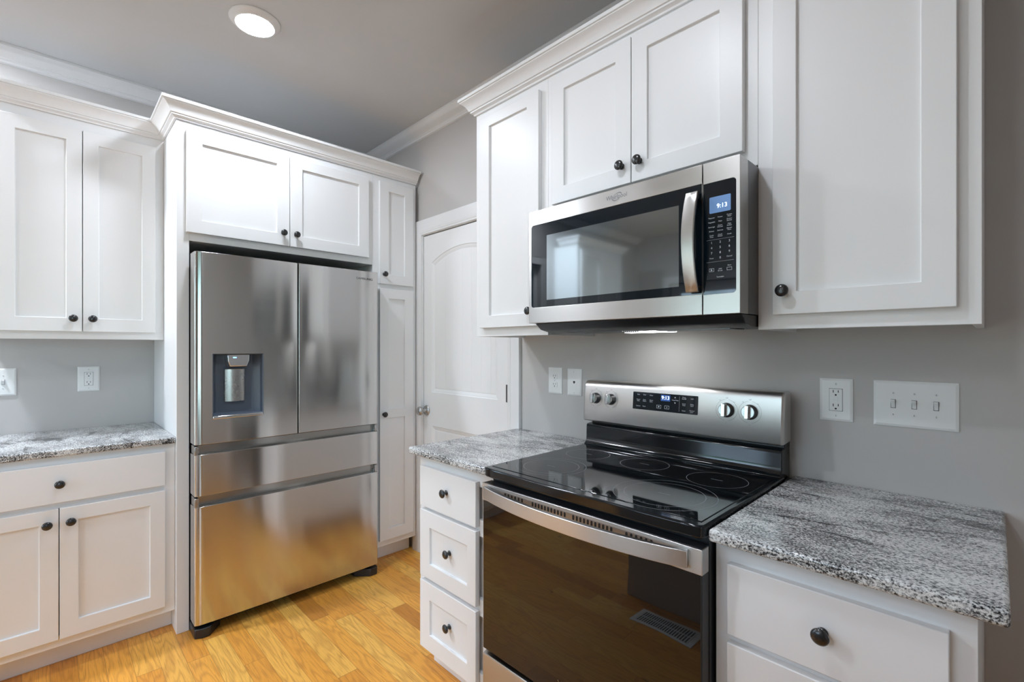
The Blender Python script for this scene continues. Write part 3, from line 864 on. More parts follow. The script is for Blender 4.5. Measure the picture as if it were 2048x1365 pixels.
# ------------------------------------------------------------------ range wall
def range_wall():
    z0, z1 = 1.379, 2.410
    D = 0.309
    r = T('wall_cabinet', 'narrow white single door wall cabinet left of the microwave', 'cabinet', (1.83, -0.155, z0))
    upper(r, BACK, 1.607, 2.0492, z0, z1, D)
    face_frame(r, BACK, 1.607, 2.0492, z0, z1, D - 0.019, D, [(1.66, 2.0, 1.43, 2.35)])
    d = front(r, 'door', BACK, 1.651, 2.015, 1.417, 2.366, D + 0.0004, [(1.7155, 1.948, 1.471, 2.318)])
    knob(d, BACK, 1.972, 1.478, D + 0.0204)
    r = T('overhead_cabinet', 'short white double door cabinet directly above the microwave', 'cabinet', (2.44, -0.155, 1.842))
    upper(r, BACK, 2.0496, 2.8303, 1.842, z1, D)
    face_frame(r, BACK, 2.0496, 2.8303, 1.842, z1, D - 0.019, D, [(2.10, 2.78, 1.90, 2.35)])
    for a0, a1, ka, pa in ((2.084, 2.4355, 2.401, (2.144, 2.374)), (2.4385, 2.796, 2.469, (2.496, 2.731))):
        d = front(r, 'door', BACK, a0, a1, 1.886, 2.379, D + 0.0004, [(pa[0], pa[1], 1.948, 2.3195)])
        knob(d, BACK, ka, 1.949, D + 0.0204)
    r = T('wall_cabinet', 'wide white single door wall cabinet right of the microwave', 'cabinet', (3.05, -0.155, z0))
    upper(r, BACK, 2.8307, 3.2768, z0, z1, D)
    face_frame(r, BACK, 2.8307, 3.2768, z0, z1, D - 0.019, D, [(2.90, 3.21, 1.44, 2.35)])
    d = front(r, 'door', BACK, 2.8728, 3.2385, 1.4175, 2.379, D + 0.0004, [(2.930, 3.179, 1.4775, 2.3195)])
    knob(d, BACK, 2.9015, 1.480, D + 0.0204)
    tag(crown([(1.607, -0.08), (1.607, -D), (3.2768, -D), (3.2768, -0.08)], z1 - 0.0055, 1).build('cabinet_crown', M['white'], None, 0),
        'white stepped crown moulding on the wall cabinets over the range', 'crown moulding')
    # drawer base left of the range
    r = T('base_cabinet', 'narrow white three drawer base cabinet left of the range', 'cabinet', (1.83, -0.3, 0))
    mb = MB(BACK); mb.box(1.597, 2.0705, 0.002, 0.590, 0.10, 0.884); mb.build('carcass', M['white'], r, 0.001)
    mb = MB(BACK); mb.box(1.627, 2.0705, 0.45, 0.562, 0.0005, 0.0998); mb.build('toe_kick', M['white'], r, 0.001)
    face_frame(r, BACK, 1.597, 2.0705, 0.10, 0.884, 0.590, 0.6095, [(1.65, 2.0, 0.70, 0.82), (1.65, 2.0, 0.41, 0.64), (1.65, 2.0, 0.14, 0.35)])
    for a, b, pz in ((0.676, 0.841, None), (0.388, 0.662, (0.449, 0.597)), (0.094, 0.371, (0.161, 0.303))):
        d = front(r, 'drawer', BACK, 1.624, 1.982, a, b, 0.6099, slab=pz is None, panels=None if pz is None else [(1.692, 1.932, pz[0], pz[1])])
        rec = 0 if pz is None else 0.010
        knob(d, BACK, 1.806 if pz is None else 1.813, 0.7645 if pz is None else (0.529 if a > 0.2 else 0.243), 0.6299 - rec)
    mb = MB(BACK); mb.box(1.576, 2.0665, 0.0015, 0.656, 0.8852, 0.914)
    tag(mb.build('countertop', M['granite'], None, 0.007, 3), 'speckled granite counter left of the range, above the three drawers', 'countertop')
    # right base
    r = T('base_cabinet', 'white base cabinet with stacked drawers right of the range', 'cabinet', (3.06, -0.3, 0))
    mb = MB(BACK); mb.box(2.8365, 3.2765, 0.002, 0.590, 0.10, 0.884); mb.build('carcass', M['white'], r, 0.001)
    mb = MB(BACK); mb.box(2.8365, 3.2735, 0.45, 0.562, 0.0005, 0.0998); mb.build('toe_kick', M['white'], r, 0.001)
    face_frame(r, BACK, 2.8365, 3.2765, 0.10, 0.884, 0.590, 0.6095, [(2.90, 3.21, 0.70, 0.82), (2.90, 3.21, 0.41, 0.64), (2.90, 3.21, 0.14, 0.35)])
    for a, b, pz in ((0.677, 0.837, None), (0.388, 0.658, (0.449, 0.597)), (0.094, 0.371, (0.161, 0.303))):
        d = front(r, 'drawer', BACK, 2.869, 3.2415, a, b, 0.6099, slab=pz is None, panels=None if pz is None else [(2.937, 3.173, pz[0], pz[1])])
        rec = 0 if pz is None else 0.010
        knob(d, BACK, 3.0555, 0.760 if pz is None else (0.529 if a > 0.2 else 0.243), 0.6299 - rec)
    mb = MB(BACK); mb.box(2.8372, 3.3139, 0.0015, 0.656, 0.8852, 0.914)
    tag(mb.build('countertop', M['granite'], None, 0.007, 3), 'speckled granite counter right of the range, under the wide wall cabinet', 'countertop')
range_wall()

def roundrect(a0, a1, z0, z1, r, n=5, corners=(1, 1, 1, 1)):
    pts = []
    for (cx, cz, t0, on) in ((a0 + r, z0 + r, PI, corners[0]), (a1 - r, z0 + r, 1.5 * PI, corners[1]), (a1 - r, z1 - r, 0, corners[2]), (a0 + r, z1 - r, PI / 2, corners[3])):
        if not on:
            pts.append((cx + (r if t0 in (1.5 * PI, 0) else -r), cz + (r if t0 in (0, PI / 2) else -r))); continue
        for i in range(n + 1):
            t = t0 + PI / 2 * i / n
            pts.append((cx + r * math.cos(t), cz + r * math.sin(t)))
    return pts

def swoosh(mb, a, z, s, d):
    """tilted ring mark: an ellipse band, open at two places, round the letters"""
    ca, sa = math.cos(0.42), math.sin(0.42)
    for t0, t1 in ((-0.5, 2.2), (2.7, 5.3)):
        prev = None
        for i in range(15):
            t = t0 + (t1 - t0) * i / 14
            w = 0.10 * math.sin(PI * i / 14) + 0.01
            q = []
            for k in (1 - w, 1 + w):
                x, y = math.cos(t) * s * k, math.sin(t) * s * 0.55 * k
                q.append(mb.bm.verts.new(mb.f(a + x * ca - y * sa, d, z + x * sa + y * ca)))
            if prev: mb.bm.faces.new((prev[0], prev[1], q[1], q[0]))
            prev = q

def microwave():
    r = T('microwave', 'stainless over the range microwave with a curved vertical handle', 'microwave', (2.453, -0.2, 1.385))
    x0, x1, z0, z1, D = 2.0741, 2.8320, 1.419, 1.8334, 0.447
    mb = MB(BACK); mb.box(x0 + 0.004, x1 - 0.0005, 0.003, 0.389, 1.420, 1.835); mb.build('housing', M['steeld'], r, 0.002)
    # dark underside with grease filters and lamp
    mb = MB(BACK); mb.extr_a([(0.003, 1.4195), (0.003, 1.392), (0.340, 1.385), (0.395, 1.396), (0.425, 1.4185)], x0 + 0.012, x1 - 0.004)
    ub = mb.build('underside', M['black'], r, 0.002)
    for a0 in (2.16, 2.52):
        mb = MB(BACK)
        for i in range(9):
            mb.box(a0, a0 + 0.24, 0.215 + i * 0.013, 0.223 + i * 0.013, 1.3832, 1.3885)
        mb.build('grease_filter', M['steeld'], ub, 0)
    mb = MB(BACK); mb.box(2.33, 2.51, 0.150, 0.200, 1.3835, 1.3880); mb.build('cooktop_lamp', M['hood'], ub, 0)
    # door: steel frame with a big glass
    xs = 2.7325
    def framed(a0, a1, outline, name):
        mb = MB(BACK); bm = mb.bm
        o = [(a0, z0), (a1, z0), (a1, z1), (a0, z1)]
        mk = lambda p, d: [bm.verts.new(BACK(a, d, z)) for a, z in p]
        vo, vi, vb, vd = mk(o, D), mk(outline, D), mk(o, 0.390), mk(outline, D - 0.004)
        ed = []
        for v in (vo, vi):
            ed += [bm.edges.new((v[i], v[(i + 1) % len(v)])) for i in range(len(v))]
        bmesh.ops.triangle_fill(bm, use_beauty=True, use_dissolve=False, edges=ed)
        for A, B in ((vo, vb), (vi, vd)):
            for i in range(len(A)):
                j = (i + 1) % len(A); bm.faces.new((A[i], A[j], B[j], B[i]))
        bm.faces.new(vb)
        return mb.build(name, M['steel'], r, 0.0018, smooth=False)
    gl = roundrect(2.0872, xs - 0.0012, 1.4765, 1.7805, 0.010, corners=(1, 0, 0, 1))
    door = framed(x0, xs, gl, 'door')
    mb = MB(BACK); mb.extr_d(gl, 0.400, D - 0.0012); mb.build('door_glass', M['mwglass'], door, 0)
    mb = MB(BACK); mb.extr_d([(2.162, 1.501), (2.664, 1.503), (2.664, 1.7055), (2.162, 1.738)][0:1] + [(2.664, 1.503), (2.664, 1.735), (2.162, 1.735)], D - 0.0012, D - 0.0008)
    mb.build('window_screen', M['mwmesh'], door, 0)
    # lettering on the top rail
    mb = MB(BACK); add_text(mb, 'Whirlpool', 2.457, 1.8070, 0.0195, lambda z: D + 0.0002, sx=0.95)
    mb.build('lettering', M['steeld'], door, 0, smooth=False)
    mb = MB(BACK); swoosh(mb, 2.459, 1.8068, 0.0175, D + 0.0012)
    mb.build('emblem', M['steeld'], door, 0)
    # bowed handle
    mb = MB(BACK); n = 18; zc, hh = 1.6195, 0.1385
    pts_o, pts_i = [], []
    for i in range(n + 1):
        z = zc - hh + 2 * hh * i / n
        u = (z - zc) / hh
        dd = 0.460 + 0.030 * (1 - u * u)
        pts_o.append((dd + 0.007, z)); pts_i.append((dd - 0.004, z))
    mb.extr_a(pts_o + pts_i[::-1], 2.6935, 2.7295)
    mb.box(2.697, 2.726, D - 0.0005, 0.462, zc - hh + 0.002, zc - hh + 0.020); mb.box(2.697, 2.726, D - 0.0005, 0.462, zc + hh - 0.020, zc + hh - 0.002)
    mb.build('handle', M['steel'], door, 0.0025, ang=50)
    # control side
    cg = roundrect(2.7352, 2.8222, 1.4735, 1.7765, 0.010, corners=(0, 1, 1, 0))
    pn = framed(2.7345, x1, cg, 'control_panel')
    mb = MB(BACK); mb.extr_d(cg, 0.400, D - 0.0012); mb.build('panel_glass', M['mwglass'], pn, 0)
    dd = lambda z: D - 0.0010
    mb = MB(BACK); mb.extr_d(roundrect(2.7515, 2.8080, 1.6925, 1.7365, 0.003), D - 0.0012, D - 0.0009); ds = mb.build('display', M['lcd'], pn, 0)
    mb = MB(BACK); add_text(mb, '9:13', 2.7855, 1.7095, 0.0165, lambda z: D - 0.0008); mb.build('lettering', M['digits'], pn, 0, smooth=False)
    mb = MB(BACK)
    c1, c2, c3 = 2.7575, 2.7805, 2.8045
    rows = [(1.6800, 'Popcorn', 'Potato', 'Frozen\nPizza'), (1.6685, 'Vegetable', 'Plate', 'Frozen\nEntree'), (1.6555, 'Beverage', 'Steam\nSimmer', 'Melt\nSoften'),
            (1.6440, 'Reheat', 'Defrost', 'Dinner\nPlate'), (1.6305, 'Cook\nTime', 'Cook\nPower', 'Cook')]
    for z, *t in rows:
        for c, s in zip((c1, c2, c3), t):
            L = s.split('\n')
            for i, q in enumerate(L): add_text(mb, q, c, z + (len(L) - 1) * 0.0022 - i * 0.0044, 0.0048, dd, th=0.0002)
    for z, *t in [(1.6125, '1', '2', '3'), (1.5985, '4', '5', '6'), (1.5845, '7', '8', '9')]:
        for c, s in zip((c1, c2, c3), t): add_text(mb, s, c, z, 0.0085, dd, th=0.0002)
    add_text(mb, 'Timer', c1, 1.5705, 0.0048, dd, th=0.0002); add_text(mb, '0', c2, 1.5705, 0.0085, dd, th=0.0002); add_text(mb, 'Cancel', c3, 1.5715, 0.0052, dd, th=0.0002)
    add_text(mb, 'Add', c2, 1.5405, 0.0050, dd, th=0.0002); add_text(mb, '30 sec', c2, 1.5355, 0.0050, dd, th=0.0002); add_text(mb, 'Start', c3, 1.5475, 0.0048, dd, th=0.0002)
    add_text(mb, 'Turntable', c2, 1.5190, 0.0050, dd, th=0.0002)
    def outline(a0, a1, zz0, zz1, w=0.0007):
        for q in ((a0, a1, zz0, zz0 + w), (a0, a1, zz1 - w, zz1), (a0, a0 + w, zz0, zz1), (a1 - w, a1, zz0, zz1)):
            mb.box(q[0], q[1], D - 0.0011, D - 0.0008, q[2], q[3])
    outline(c1 - 0.0065, c1 + 0.0065, 1.5345, 1.5435); outline(c3 - 0.0065, c3 + 0.0065, 1.5345, 1.5425)
    mb.extr_d([(c1 - 0.002, 1.5365), (c1 + 0.003, 1.539), (c1 - 0.002, 1.5415)], D - 0.0011, D - 0.0008)
    mb.box(2.744, 2.816, D - 0.0011, D - 0.0009, 1.6205, 1.6208); mb.box(2.744, 2.816, D - 0.0011, D - 0.0009, 1.5605, 1.5608)
    mb.build('key_lettering', M['white_print'], pn, 0, smooth=False)
microwave()

def cooker():
    r = T('range', 'freestanding electric range with black glass cooktop and steel control panel', 'range', (2.452, -0.34, 0))
    x0, x1, D = 2.0705, 2.8325, 0.672
    mb = MB(BACK); mb.box(x0 + 0.004, x1 - 0.002, 0.012, 0.628, 0.03, 0.888); mb.build('body', M['black'], r, 0.002)
    for a in (x0 + 0.04, x1 - 0.07):
        for d in (0.08, 0.56):
            mb = MB(BACK); mb.box(a, a + 0.03, d, d + 0.03, 0.0005, 0.03); mb.build('foot', M['black'], r, 0)
    # cooktop: enamel rim + glass
    mb = MB(BACK); n = 14
    fr = [(x0, 0.075), (x1, 0.075), (x1, D - 0.014), (x1 - 0.006, D - 0.006)]
    for i in range(n + 1):
        u = i / n; fr.append((x1 - 0.014 - (x1 - x0 - 0.028) * u, D - 0.002 + 0.008 * 4 * u * (1 - u)))
    fr += [(x0 + 0.006, D - 0.006), (x0, D - 0.014)]
    mb.extr_z(fr, 0.8895, 0.9205)
    ct = mb.build('cooktop', M['blackgloss'], r, 0.005, 3, ang=40)
    mb = MB(BACK); mb.box(x0 + 0.016, x1 - 0.016, 0.125, D - 0.030, 0.9200, 0.9222); mb.build('cooktop_glass', M['glasstop'], ct, 0.0015)
    def rings(x, d, rr, name='burner_ring'):
        mb = MB(BACK)
        for R in rr:
            seg = 72
            for i in range(seg):
                t0, t1 = 2 * PI * i / seg, 2 * PI * (i + 1) / seg
                q = [mb.bm.verts.new(BACK(x + math.cos(t) * k, d + math.sin(t) * k, 0.9224)) for t, k in ((t0, R), (t1, R), (t1, R + 0.0011), (t0, R + 0.0011))]
                mb.bm.faces.new(q)
        mb.box(x - 0.018, x + 0.018, d - 0.0006, d + 0.0006, 0.9223, 0.92245)
        mb.build(name, M['ringp'], ct, 0)
    rings(2.209, 0.262, (0.082,)); rings(2.232, 0.502, (0.094, 0.118)); rings(2.440, 0.247, (0.082,))
    rings(2.698, 0.266, (0.087,)); rings(2.652, 0.510, (0.108, 0.138))
    # backguard
    mb = MB(BACK); mb.extr_a([(0.010, 0.905), (0.100, 0.905), (0.106, 0.924), (0.097, 0.930), (0.0915, 0.940), (0.0905, 0.955), (0.0895, 0.998), (0.086, 1.005), (0.060, 1.008), (0.010, 1.012)], x0 + 0.002, x1 - 0.004)
    mb.build('backguard', M['blackgloss'], r, 0.003, ang=25)
    mb = MB(BACK); mb.box(x0 + 0.010, x1 - 0.004, 0.008, 0.060, 1.006, 1.172); mb.build('backguard_shell', M['black'], r, 0.003)
    # control panel, leaning back a little
    zb, zt = 1.022, 1.1905
    db = lambda z: 0.112 - (z - zb) * 0.085
    prof = [(0.030, zb + 0.004), (0.106, zb), (0.111, zb + 0.006)]
    prof += [(db(1.165), 1.165)]
    for i in range(1, 7):
        t = i / 6 * PI / 2
        prof.append((db(1.165) - 0.024 * (1 - math.cos(t)), 1.165 + 0.0245 * math.sin(t)))
    prof += [(0.030, zt - 0.001)]
    mb = MB(BACK); mb.extr_a(prof, x0 - 0.002, x1 + 0.006)
    cp = mb.build('control_panel', M['steelr'], r, 0.010, 4, ang=60)
    # display
    def dpoly(pts, o0, o1, name, mat, par, bev=0):
        m2 = MB(BACK); bm = m2.bm
        A = [bm.verts.new(BACK(a, db(z) + o0, z)) for a, z in pts]; B = [bm.verts.new(BACK(a, db(z) + o1, z)) for a, z in pts]
        m2._caps(A, B); return m2.build(name, mat, par, bev)
    dsp = dpoly(roundrect(2.308, 2.566, 1.0915, 1.1575, 0.003), -0.003, 0.0012, 'display', M['mwglass'], cp)
    dpoly([(2.425, 1.1305), (2.462, 1.1305), (2.462, 1.1530), (2.425, 1.1530)], 0.0011, 0.0014, 'clock', M['lcdd'], dsp)
    df = lambda z: db(z)
    mb = MB(BACK); add_text(mb, '9:13', 2.4435, 1.1420, 0.0185, df, th=0.0017); mb.build('clock_digits', M['digits'], dsp, 0, smooth=False)
    mb = MB(BACK); mright = MB(BACK)
    for s, a, z in (('Bake', 2.332, 1.1480), ('Broil', 2.358, 1.1480), ('Clean', 2.386, 1.1475), ('Keep\nWarm', 2.358, 1.1265), ('Frozen\nBake', 2.332, 1.1265), ('Warm\nZone', 2.386, 1.1265),
                    ('Options', 2.332, 1.1045), ('More', 2.357, 1.1045), ('Temp/Time', 2.481, 1.1365), ('Timer\nSet/Off', 2.515, 1.1465), ('Light', 2.545, 1.1465), ('Cook\nTime', 2.515, 1.1235),
                    ('Delay\nStart', 2.545, 1.1235), ('Clock', 2.515, 1.1015), ('Control\nLock', 2.545, 1.1015)):
        L = s.split('\n')
        for i, q in enumerate(L): add_text(mb if a < 2.4975 else mright, q, a, z + (len(L) - 1) * 0.0027 - i * 0.0054, 0.0056, df, th=0.0016)
    def bar(a0, a1, q0, q1):
        A = [mb.bm.verts.new(BACK(a, db(z) + 0.0016, z)) for a, z in ((a0, q0), (a1, q0), (a1, q1), (a0, q1))]; mb.bm.faces.new(A)
    for cx in (2.418, 2.450):
        w = 0.0008
        bar(cx - 0.009, cx + 0.009, 1.1020, 1.1020 + w); bar(cx - 0.009, cx + 0.009, 1.1140 - w, 1.1140); bar(cx - 0.009, cx - 0.009 + w, 1.102, 1.114); bar(cx + 0.009 - w, cx + 0.009, 1.102, 1.114)
    def tri(p): mb.bm.faces.new([mb.bm.verts.new(BACK(a, db(z) + 0.0016, z)) for a, z in p])
    tri([(2.415, 1.105), (2.422, 1.108), (2.415, 1.111)]); add_text(mb, 'x', 2.450, 1.1085, 0.009, df, th=0.0016)
    tri([(2.478, 1.1445), (2.484, 1.1445), (2.481, 1.1490)]); tri([(2.478, 1.1285), (2.484, 1.1285), (2.481, 1.1240)])
    mright.build('key_lettering', M['white_print'], dsp, 0, smooth=False)
    bar(2.4975, 2.4979, 1.097, 1.152)
    mb.build('key_lettering', M['white_print'], dsp, 0, smooth=False)
    # four knobs
    for a, rr in ((2.133, 0.0205), (2.206, 0.0205), (2.664, 0.0225), (2.738, 0.0225)):
        z = 1.1185; c = BACK(a, db(z), z); ax = Vector((0, -1, 0.085)).normalized()
        m2 = MB(); m2.lathe([(0, 0), (rr + 0.002, 0), (rr + 0.002, 0.004), (rr, 0.006), (rr * 0.97, 0.017), (rr * 0.9, 0.0195), (0, 0.0195)], c, ax, 36)
        kn = m2.build('knob', M['steeld'], cp, 0, ang=50)
        # grip blade across the dial
        m2 = MB(); up = Vector((0, 0.085, 1)).normalized(); rt = Vector((1, 0, 0)); bm = m2.bm
        hw = 0.0080
        def q(u, v, t): return bm.verts.new(c + rt * u + up * v + ax * t)
        A = [q(-hw, -rr * 0.95, 0.0196), q(hw, -rr * 0.95, 0.0196), q(hw, rr * 0.95, 0.0196), q(-hw, rr * 0.95, 0.0196)]
        B = [q(-hw * 0.75, -rr * 0.93, 0.034), q(hw * 0.75, -rr * 0.93, 0.034), q(hw * 0.75, rr * 0.93, 0.034), q(-hw * 0.75, rr * 0.93, 0.034)]
        m2._caps(A, B); m2.build('grip', M['chrome'], kn, 0.0012)
        m2 = MB(); m2.lathe([(0, 0.0195), (rr * 0.86, 0.0195), (rr * 0.86, 0.0205), (0, 0.0205)], c, ax, 36); m2.build('dial_face', M['nickel'], kn, 0)
        m2 = MB(BACK)
        for i in range(40):
            if i in (9, 10, 29, 30): continue
            t0, t1 = 2 * PI * i / 40, 2 * PI * (i + 1) / 40
            R0, R1 = rr + 0.0125, rr + 0.0131
            m2.bm.faces.new([m2.bm.verts.new(BACK(a + math.cos(t) * R, db(z + math.sin(t) * R) + 0.0003, z + math.sin(t) * R)) for t, R in ((t0, R0), (t1, R0), (t1, R1), (t0, R1))])
        add_text(m2, 'Off', a, z + rr + 0.0175, 0.0055, df, th=0.0003); add_text(m2, 'Hi', a - 0.022, z + rr + 0.009, 0.0050, df, th=0.0003)
        add_text(m2, 'Lo', a + 0.024, z + rr + 0.006, 0.0050, df, th=0.0003); add_text(m2, '::', a, z - rr - 0.0185, 0.0085, df, th=0.0003)
        m2.build('dial_marking', M['print'], cp, 0, smooth=False)
    # oven door
    g0, g1 = 0.305, 0.8095
    mb = MB(BACK); mb.box(x0 + 0.002, x1 - 0.003, 0.632, D - 0.003, g0, 0.8690); dr = mb.build('oven_door', M['black'], r, 0.002)
    mb = MB(BACK); mb.box(x0 + 0.003, x1 - 0.0045, D - 0.0028, D + 0.0005, g0 + 0.001, g1); mb.build('door_glass', M['ovenglass'], dr, 0.001)
    mb = MB(BACK); mb.box(x0 + 0.0005, x1, 0.640, D + 0.003, g1 + 0.0005, 0.8685); rail = mb.build('top_rail', M['steelr'], dr, 0.0015)
    mb = MB(BACK)
    mb.extr_d(roundrect(2.178, 2.712, 0.8415, 0.8585, 0.008), D + 0.0028, D + 0.0034); mb.build('vent_strip', M['steel'], rail, 0)
    for s0, s1, k in ((2.186, 2.262, 6), (2.307, 2.433, 11), (2.464, 2.590, 11), (2.636, 2.706, 6)):
        mb = MB(BACK)
        for i in range(k):
            a = s0 + (s1 - s0) * i / (k - 1)
            mb.extr_d(roundrect(a - 0.0033, a + 0.0033, 0.8425, 0.8565, 0.0032, 3), D + 0.0032, D + 0.0040)
        mb.build('vent_slots', M['slot'], rail, 0)
    # bowed flat handle
    mb = MB(BACK); n = 30; pr = []
    ha0, ha1 = 2.090, 2.8035
    for i in range(n + 1):
        u = i / n; pr.append((ha0 + (ha1 - ha0) * u, 0.688 + 0.047 * (4 * u * (1 - u)) ** 0.85))
    pi_ = []
    for i in range(n, -1, -1):
        u = i / n; pi_.append((ha0 + (ha1 - ha0) * u + (0.004 if u < 0.01 else (-0.004 if u > 0.99 else 0)), 0.676 + 0.044 * (4 * u * (1 - u)) ** 0.85))
    mb.extr_z(pr + pi_, 0.822, 0.8625)
    mb.box(ha0 + 0.004, ha0 + 0.02, D + 0.0028, 0.680, 0.826, 0.858); mb.box(ha1 - 0.02, ha1 - 0.004, D + 0.0028, 0.680, 0.826, 0.858)
    mb.build('handle', M['steelr'], dr, 0.0015, ang=50)
    mb = MB(BACK); add_text(mb, 'Whirlpool', 2.464, 0.350, 0.030, lambda z: D + 0.0008, sx=0.95); mb.build('lettering', M['nickel'], dr, 0, smooth=False)
    mb = MB(BACK); swoosh(mb, 2.467, 0.350, 0.027, D + 0.0014); mb.build('emblem', M['nickel'], dr, 0)
    # storage drawer
    mb = MB(BACK); mb.extr_a([(0.632, 0.085), (D + 0.001, 0.085), (D + 0.001, 0.280), (D - 0.002, 0.288), (D - 0.030, 0.296), (0.632, 0.296)], x0 + 0.0015, x1 - 0.002)
    mb.build('storage_drawer', M['steel'], r, 0.0015, ang=25)
cooker()

# ------------------------------------------------------------------ wall plates
def plate(name, label, cat, f, a, z, w, h, kind, group=None):
    r = T(name, label, cat, f(a, 0, z), group)
    mb = MB(f); bm = mb.bm
    t, e = 0.006, 0.007
    o = [(a - w / 2, z - h / 2), (a + w / 2, z - h / 2), (a + w / 2, z + h / 2), (a - w / 2, z + h / 2)]
    i_ = [(a - w / 2 + e, z - h / 2 + e), (a + w / 2 - e, z - h / 2 + e), (a + w / 2 - e, z + h / 2 - e), (a - w / 2 + e, z + h / 2 - e)]
    A = [bm.verts.new(f(*p[:1], 0.0008, p[1])) for p in o]; B = [bm.verts.new(f(p[0], 0.003, p[1])) for p in o]; Cc = [bm.verts.new(f(p[0], t, p[1])) for p in i_]
    bm.faces.new(A); bm.faces.new(Cc)
    for P, Q in ((A, B), (B, Cc)):
        for k in range(4): bm.faces.new((P[k], P[(k + 1) % 4], Q[(k + 1) % 4], Q[k]))
    mb.build('cover_plate', M['plate'], r, 0.0006, ang=20)
    def screw(sa, sz):
        m2 = MB(f); m2.lathe([(0, 0), (0.0032, 0), (0.0028, 0.0011), (0, 0.0014)], f(sa, t, sz), f(0, 1, 0) - f(0, 0, 0), 14)
        sc = m2.build('screw', M['plate'], r, 0)
        m2 = MB(f); m2.box(sa - 0.0004, sa + 0.0004, t + 0.0011, t + 0.0016, sz - 0.0024, sz + 0.0024); m2.build('screw_slot', M['slot'], sc, 0)
    def holes(par, ca, cz, d):
        m2 = MB(f)
        m2.box(ca - 0.0075, ca - 0.0055, d, d + 0.0003, cz - 0.001, cz + 0.0075); m2.box(ca + 0.0055, ca + 0.0075, d, d + 0.0003, cz - 0.0002, cz + 0.0070)
        pts = [(ca + 0.0027 * math.cos(q * PI / 6), cz - 0.0075 + 0.0027 * math.sin(q * PI / 6)) for q in range(12)]
        m2.extr_d(pts, d, d + 0.0003); m2.build('socket_slots', M['slot'], par, 0)
    if kind == 'duplex':
        screw(a, z)
        for s in (-1, 1):
            m2 = MB(f); cz = z + s * 0.0195
            pts = []
            for q in range(24):
                t_ = 2 * PI * q / 24
                pts.append((a + max(-0.0165, min(0.0165, 0.0185 * math.cos(t_))), cz + max(-0.0135, min(0.0135, 0.0170 * math.sin(t_)))))
            m2.extr_d(pts, t - 0.001, t + 0.0022); rc = m2.build('receptacle', M['plate'], r, 0.0008, ang=50)
            holes(rc, a, cz + 0.001, t + 0.0022)
    elif kind == 'gfci':
        screw(a, z + 0.0485); screw(a, z - 0.0485)
        m2 = MB(f); m2.box(a - 0.0175, a + 0.0175, t - 0.001, t + 0.0003, z - 0.0345, z + 0.0345); m2.build('surround_gap', M['print'], r, 0)
        m2 = MB(f); m2.extr_d(roundrect(a - 0.0166, a + 0.0166, z - 0.0335, z + 0.0335, 0.002), t - 0.001, t + 0.0022); rc = m2.build('receptacle', M['plate'], r, 0.0006)
        holes(rc, a, z + 0.0225, t + 0.0022); holes(rc, a, z - 0.0195, t + 0.0022)
        for q in (-0.0045, 0.0045):
            m2 = MB(f); m2.box(a - 0.006, a + 0.006, t + 0.002, t + 0.0034, z + q - 0.0038, z + q + 0.0038); m2.build('test_button', M['plate'], rc, 0.0005)
    elif kind == 'phone':
        screw(a, z + 0.0485); screw(a, z - 0.0485)
        m2 = MB(f); m2.extr_d([(a - 0.0055, z - 0.003), (a - 0.002, z - 0.003), (a - 0.002, z - 0.007), (a + 0.002, z - 0.007), (a + 0.002, z - 0.003), (a + 0.0055, z - 0.003), (a + 0.0055, z + 0.0055), (a - 0.0055, z + 0.0055)], t, t + 0.0004)
        m2.build('jack', M['slot'], r, 0)
    elif kind.startswith('switch'):
        k = int(kind[-1])
        for i in range(k):
            ca = a + (i - (k - 1) / 2) * 0.046
            screw(ca, z + 0.0302); screw(ca, z - 0.0302)
            m2 = MB(f); m2.box(ca - 0.0058, ca + 0.0058, t - 0.001, t + 0.0004, z - 0.0125, z + 0.0125); m2.build('toggle_well', M['print'], r, 0)
            m2 = MB(f); m2.extr_a([(t, z - 0.011), (t + 0.0025, z - 0.011), (t + 0.004, z - 0.001), (t + 0.013, z + 0.0085), (t + 0.011, z + 0.0125), (t, z + 0.011)], ca - 0.0046, ca + 0.0046)
            m2.build('toggle', M['plate'], r, 0.0007)
    return r
plate('outlet', 'white duplex outlet on the grey wall between the white door and the phone plate', 'outlet', BACK, 1.825, 1.171, 0.084, 0.125, 'duplex')
plate('phone_jack', 'white phone jack plate on the wall just left of the range control panel', 'wall plate', BACK, 1.941, 1.169, 0.082, 0.124, 'phone')
plate('outlet', 'white outlet with test buttons on the wall right of the range', 'outlet', BACK, 2.954, 1.1685, 0.086, 0.130, 'gfci')
plate('light_switch', 'wide white plate of three toggle switches above the right counter', 'light switch', BACK, 3.138, 1.1685, 0.183, 0.130, 'switch3')
plate('outlet', 'white outlet with test buttons above the left counter, nearest the tall end panel', 'outlet', LEFT, -1.584, 1.1665, 0.086, 0.128, 'gfci')
plate('light_switch', 'white toggle switch plate cut by the left edge of the view', 'light switch', LEFT, -1.887, 1.1645, 0.088, 0.130, 'switch1')

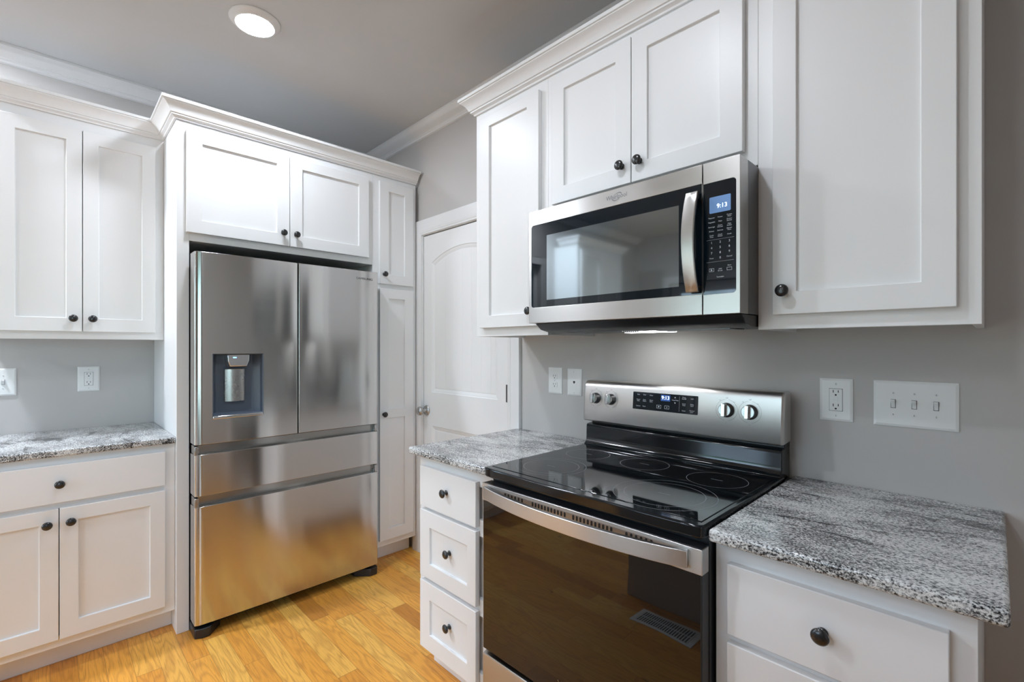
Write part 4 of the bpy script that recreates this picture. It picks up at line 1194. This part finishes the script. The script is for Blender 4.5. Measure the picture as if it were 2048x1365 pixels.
# ------------------------------------------------------------------ ceiling lights
def downlight(x, y, power, label):
    r = T('ceiling_light', label, 'ceiling light', (x, y, CZ))
    mb = MB(); mb.lathe([(0.070, -0.0005), (0.100, -0.0005), (0.1005, -0.004), (0.097, -0.007), (0.082, -0.0205), (0.0765, -0.0225), (0.0745, -0.0215), (0.0735, -0.0195), (0.070, -0.0150)], (x, y, CZ), (0, 0, 1), 48)
    mb.build('trim_ring', M['trim'], r, 0, ang=60)
    mb = MB(); mb.lathe([(0.0730, -0.0200), (0.070, -0.0225), (0.058, -0.0235), (0.035, -0.0242), (0, -0.0245)], (x, y, CZ), (0, 0, 1), 32)
    mb.build('lens', emit('lamp_lens', (0.895, 0.98, 1.095), LAMP * power), r, 0, ang=60)
downlight(1.044, -1.091, 1.25, 'round white ceiling light in front of the refrigerator')
downlight(0.366, -2.41, 4.2, 'round white ceiling light by the window, left of the view')
downlight(2.42, -1.22, 0.95, 'round white ceiling light in front of the range, above the view')
downlight(1.044, -2.75, 0.35, 'round white ceiling light behind the island')
downlight(2.70, -3.45, 1.5, 'round white fill light added on the far room ceiling, nearest the island')  # unseen lamp added to lift the ambient light
downlight(1.90, -4.15, 1.5, 'round white fill light added on the ceiling close to the glass door')  # second added lamp, more fill from behind the camera

# ------------------------------------------------------------------ behind the view (seen in the glass)
def peninsula():
    mb = MB(); mb.box(1.905, 3.9, -2.44, -1.845, 0.0005, 0.884)
    tag(mb.build('kitchen_island', M['wall'], None, 0.002), 'grey painted island base behind the camera', 'island')
    mb = MB(); mb.box(1.890, 3.93, -2.80, -1.842, 0.885, 0.914)
    tag(mb.build('countertop', M['granite'], None, 0.007, 3), 'speckled granite top on the grey island behind the camera', 'countertop')
    r = T('floor_register', 'white slotted floor register in the oak floor in front of the grey island', 'floor vent', (2.20, -1.707, 0))
    mb = MB(); mb.box(2.045, 2.355, -1.777, -1.637, 0.0003, 0.003); fr = mb.build('frame', M['plate'], r, 0.001)
    mb = MB(); mb.box(2.068, 2.332, -1.757, -1.657, 0.0030, 0.0034); mb.build('duct_opening', M['slot'], r, 0)
    mb = MB()
    for i in range(22):
        x = 2.070 + i * 0.0122; mb.box(x, x + 0.0055, -1.757, -1.657, 0.0034, 0.0046)
    mb.box(2.068, 2.332, -1.709, -1.705, 0.0034, 0.0048)
    mb.build('louvres', M['plate'], r, 0)
peninsula()
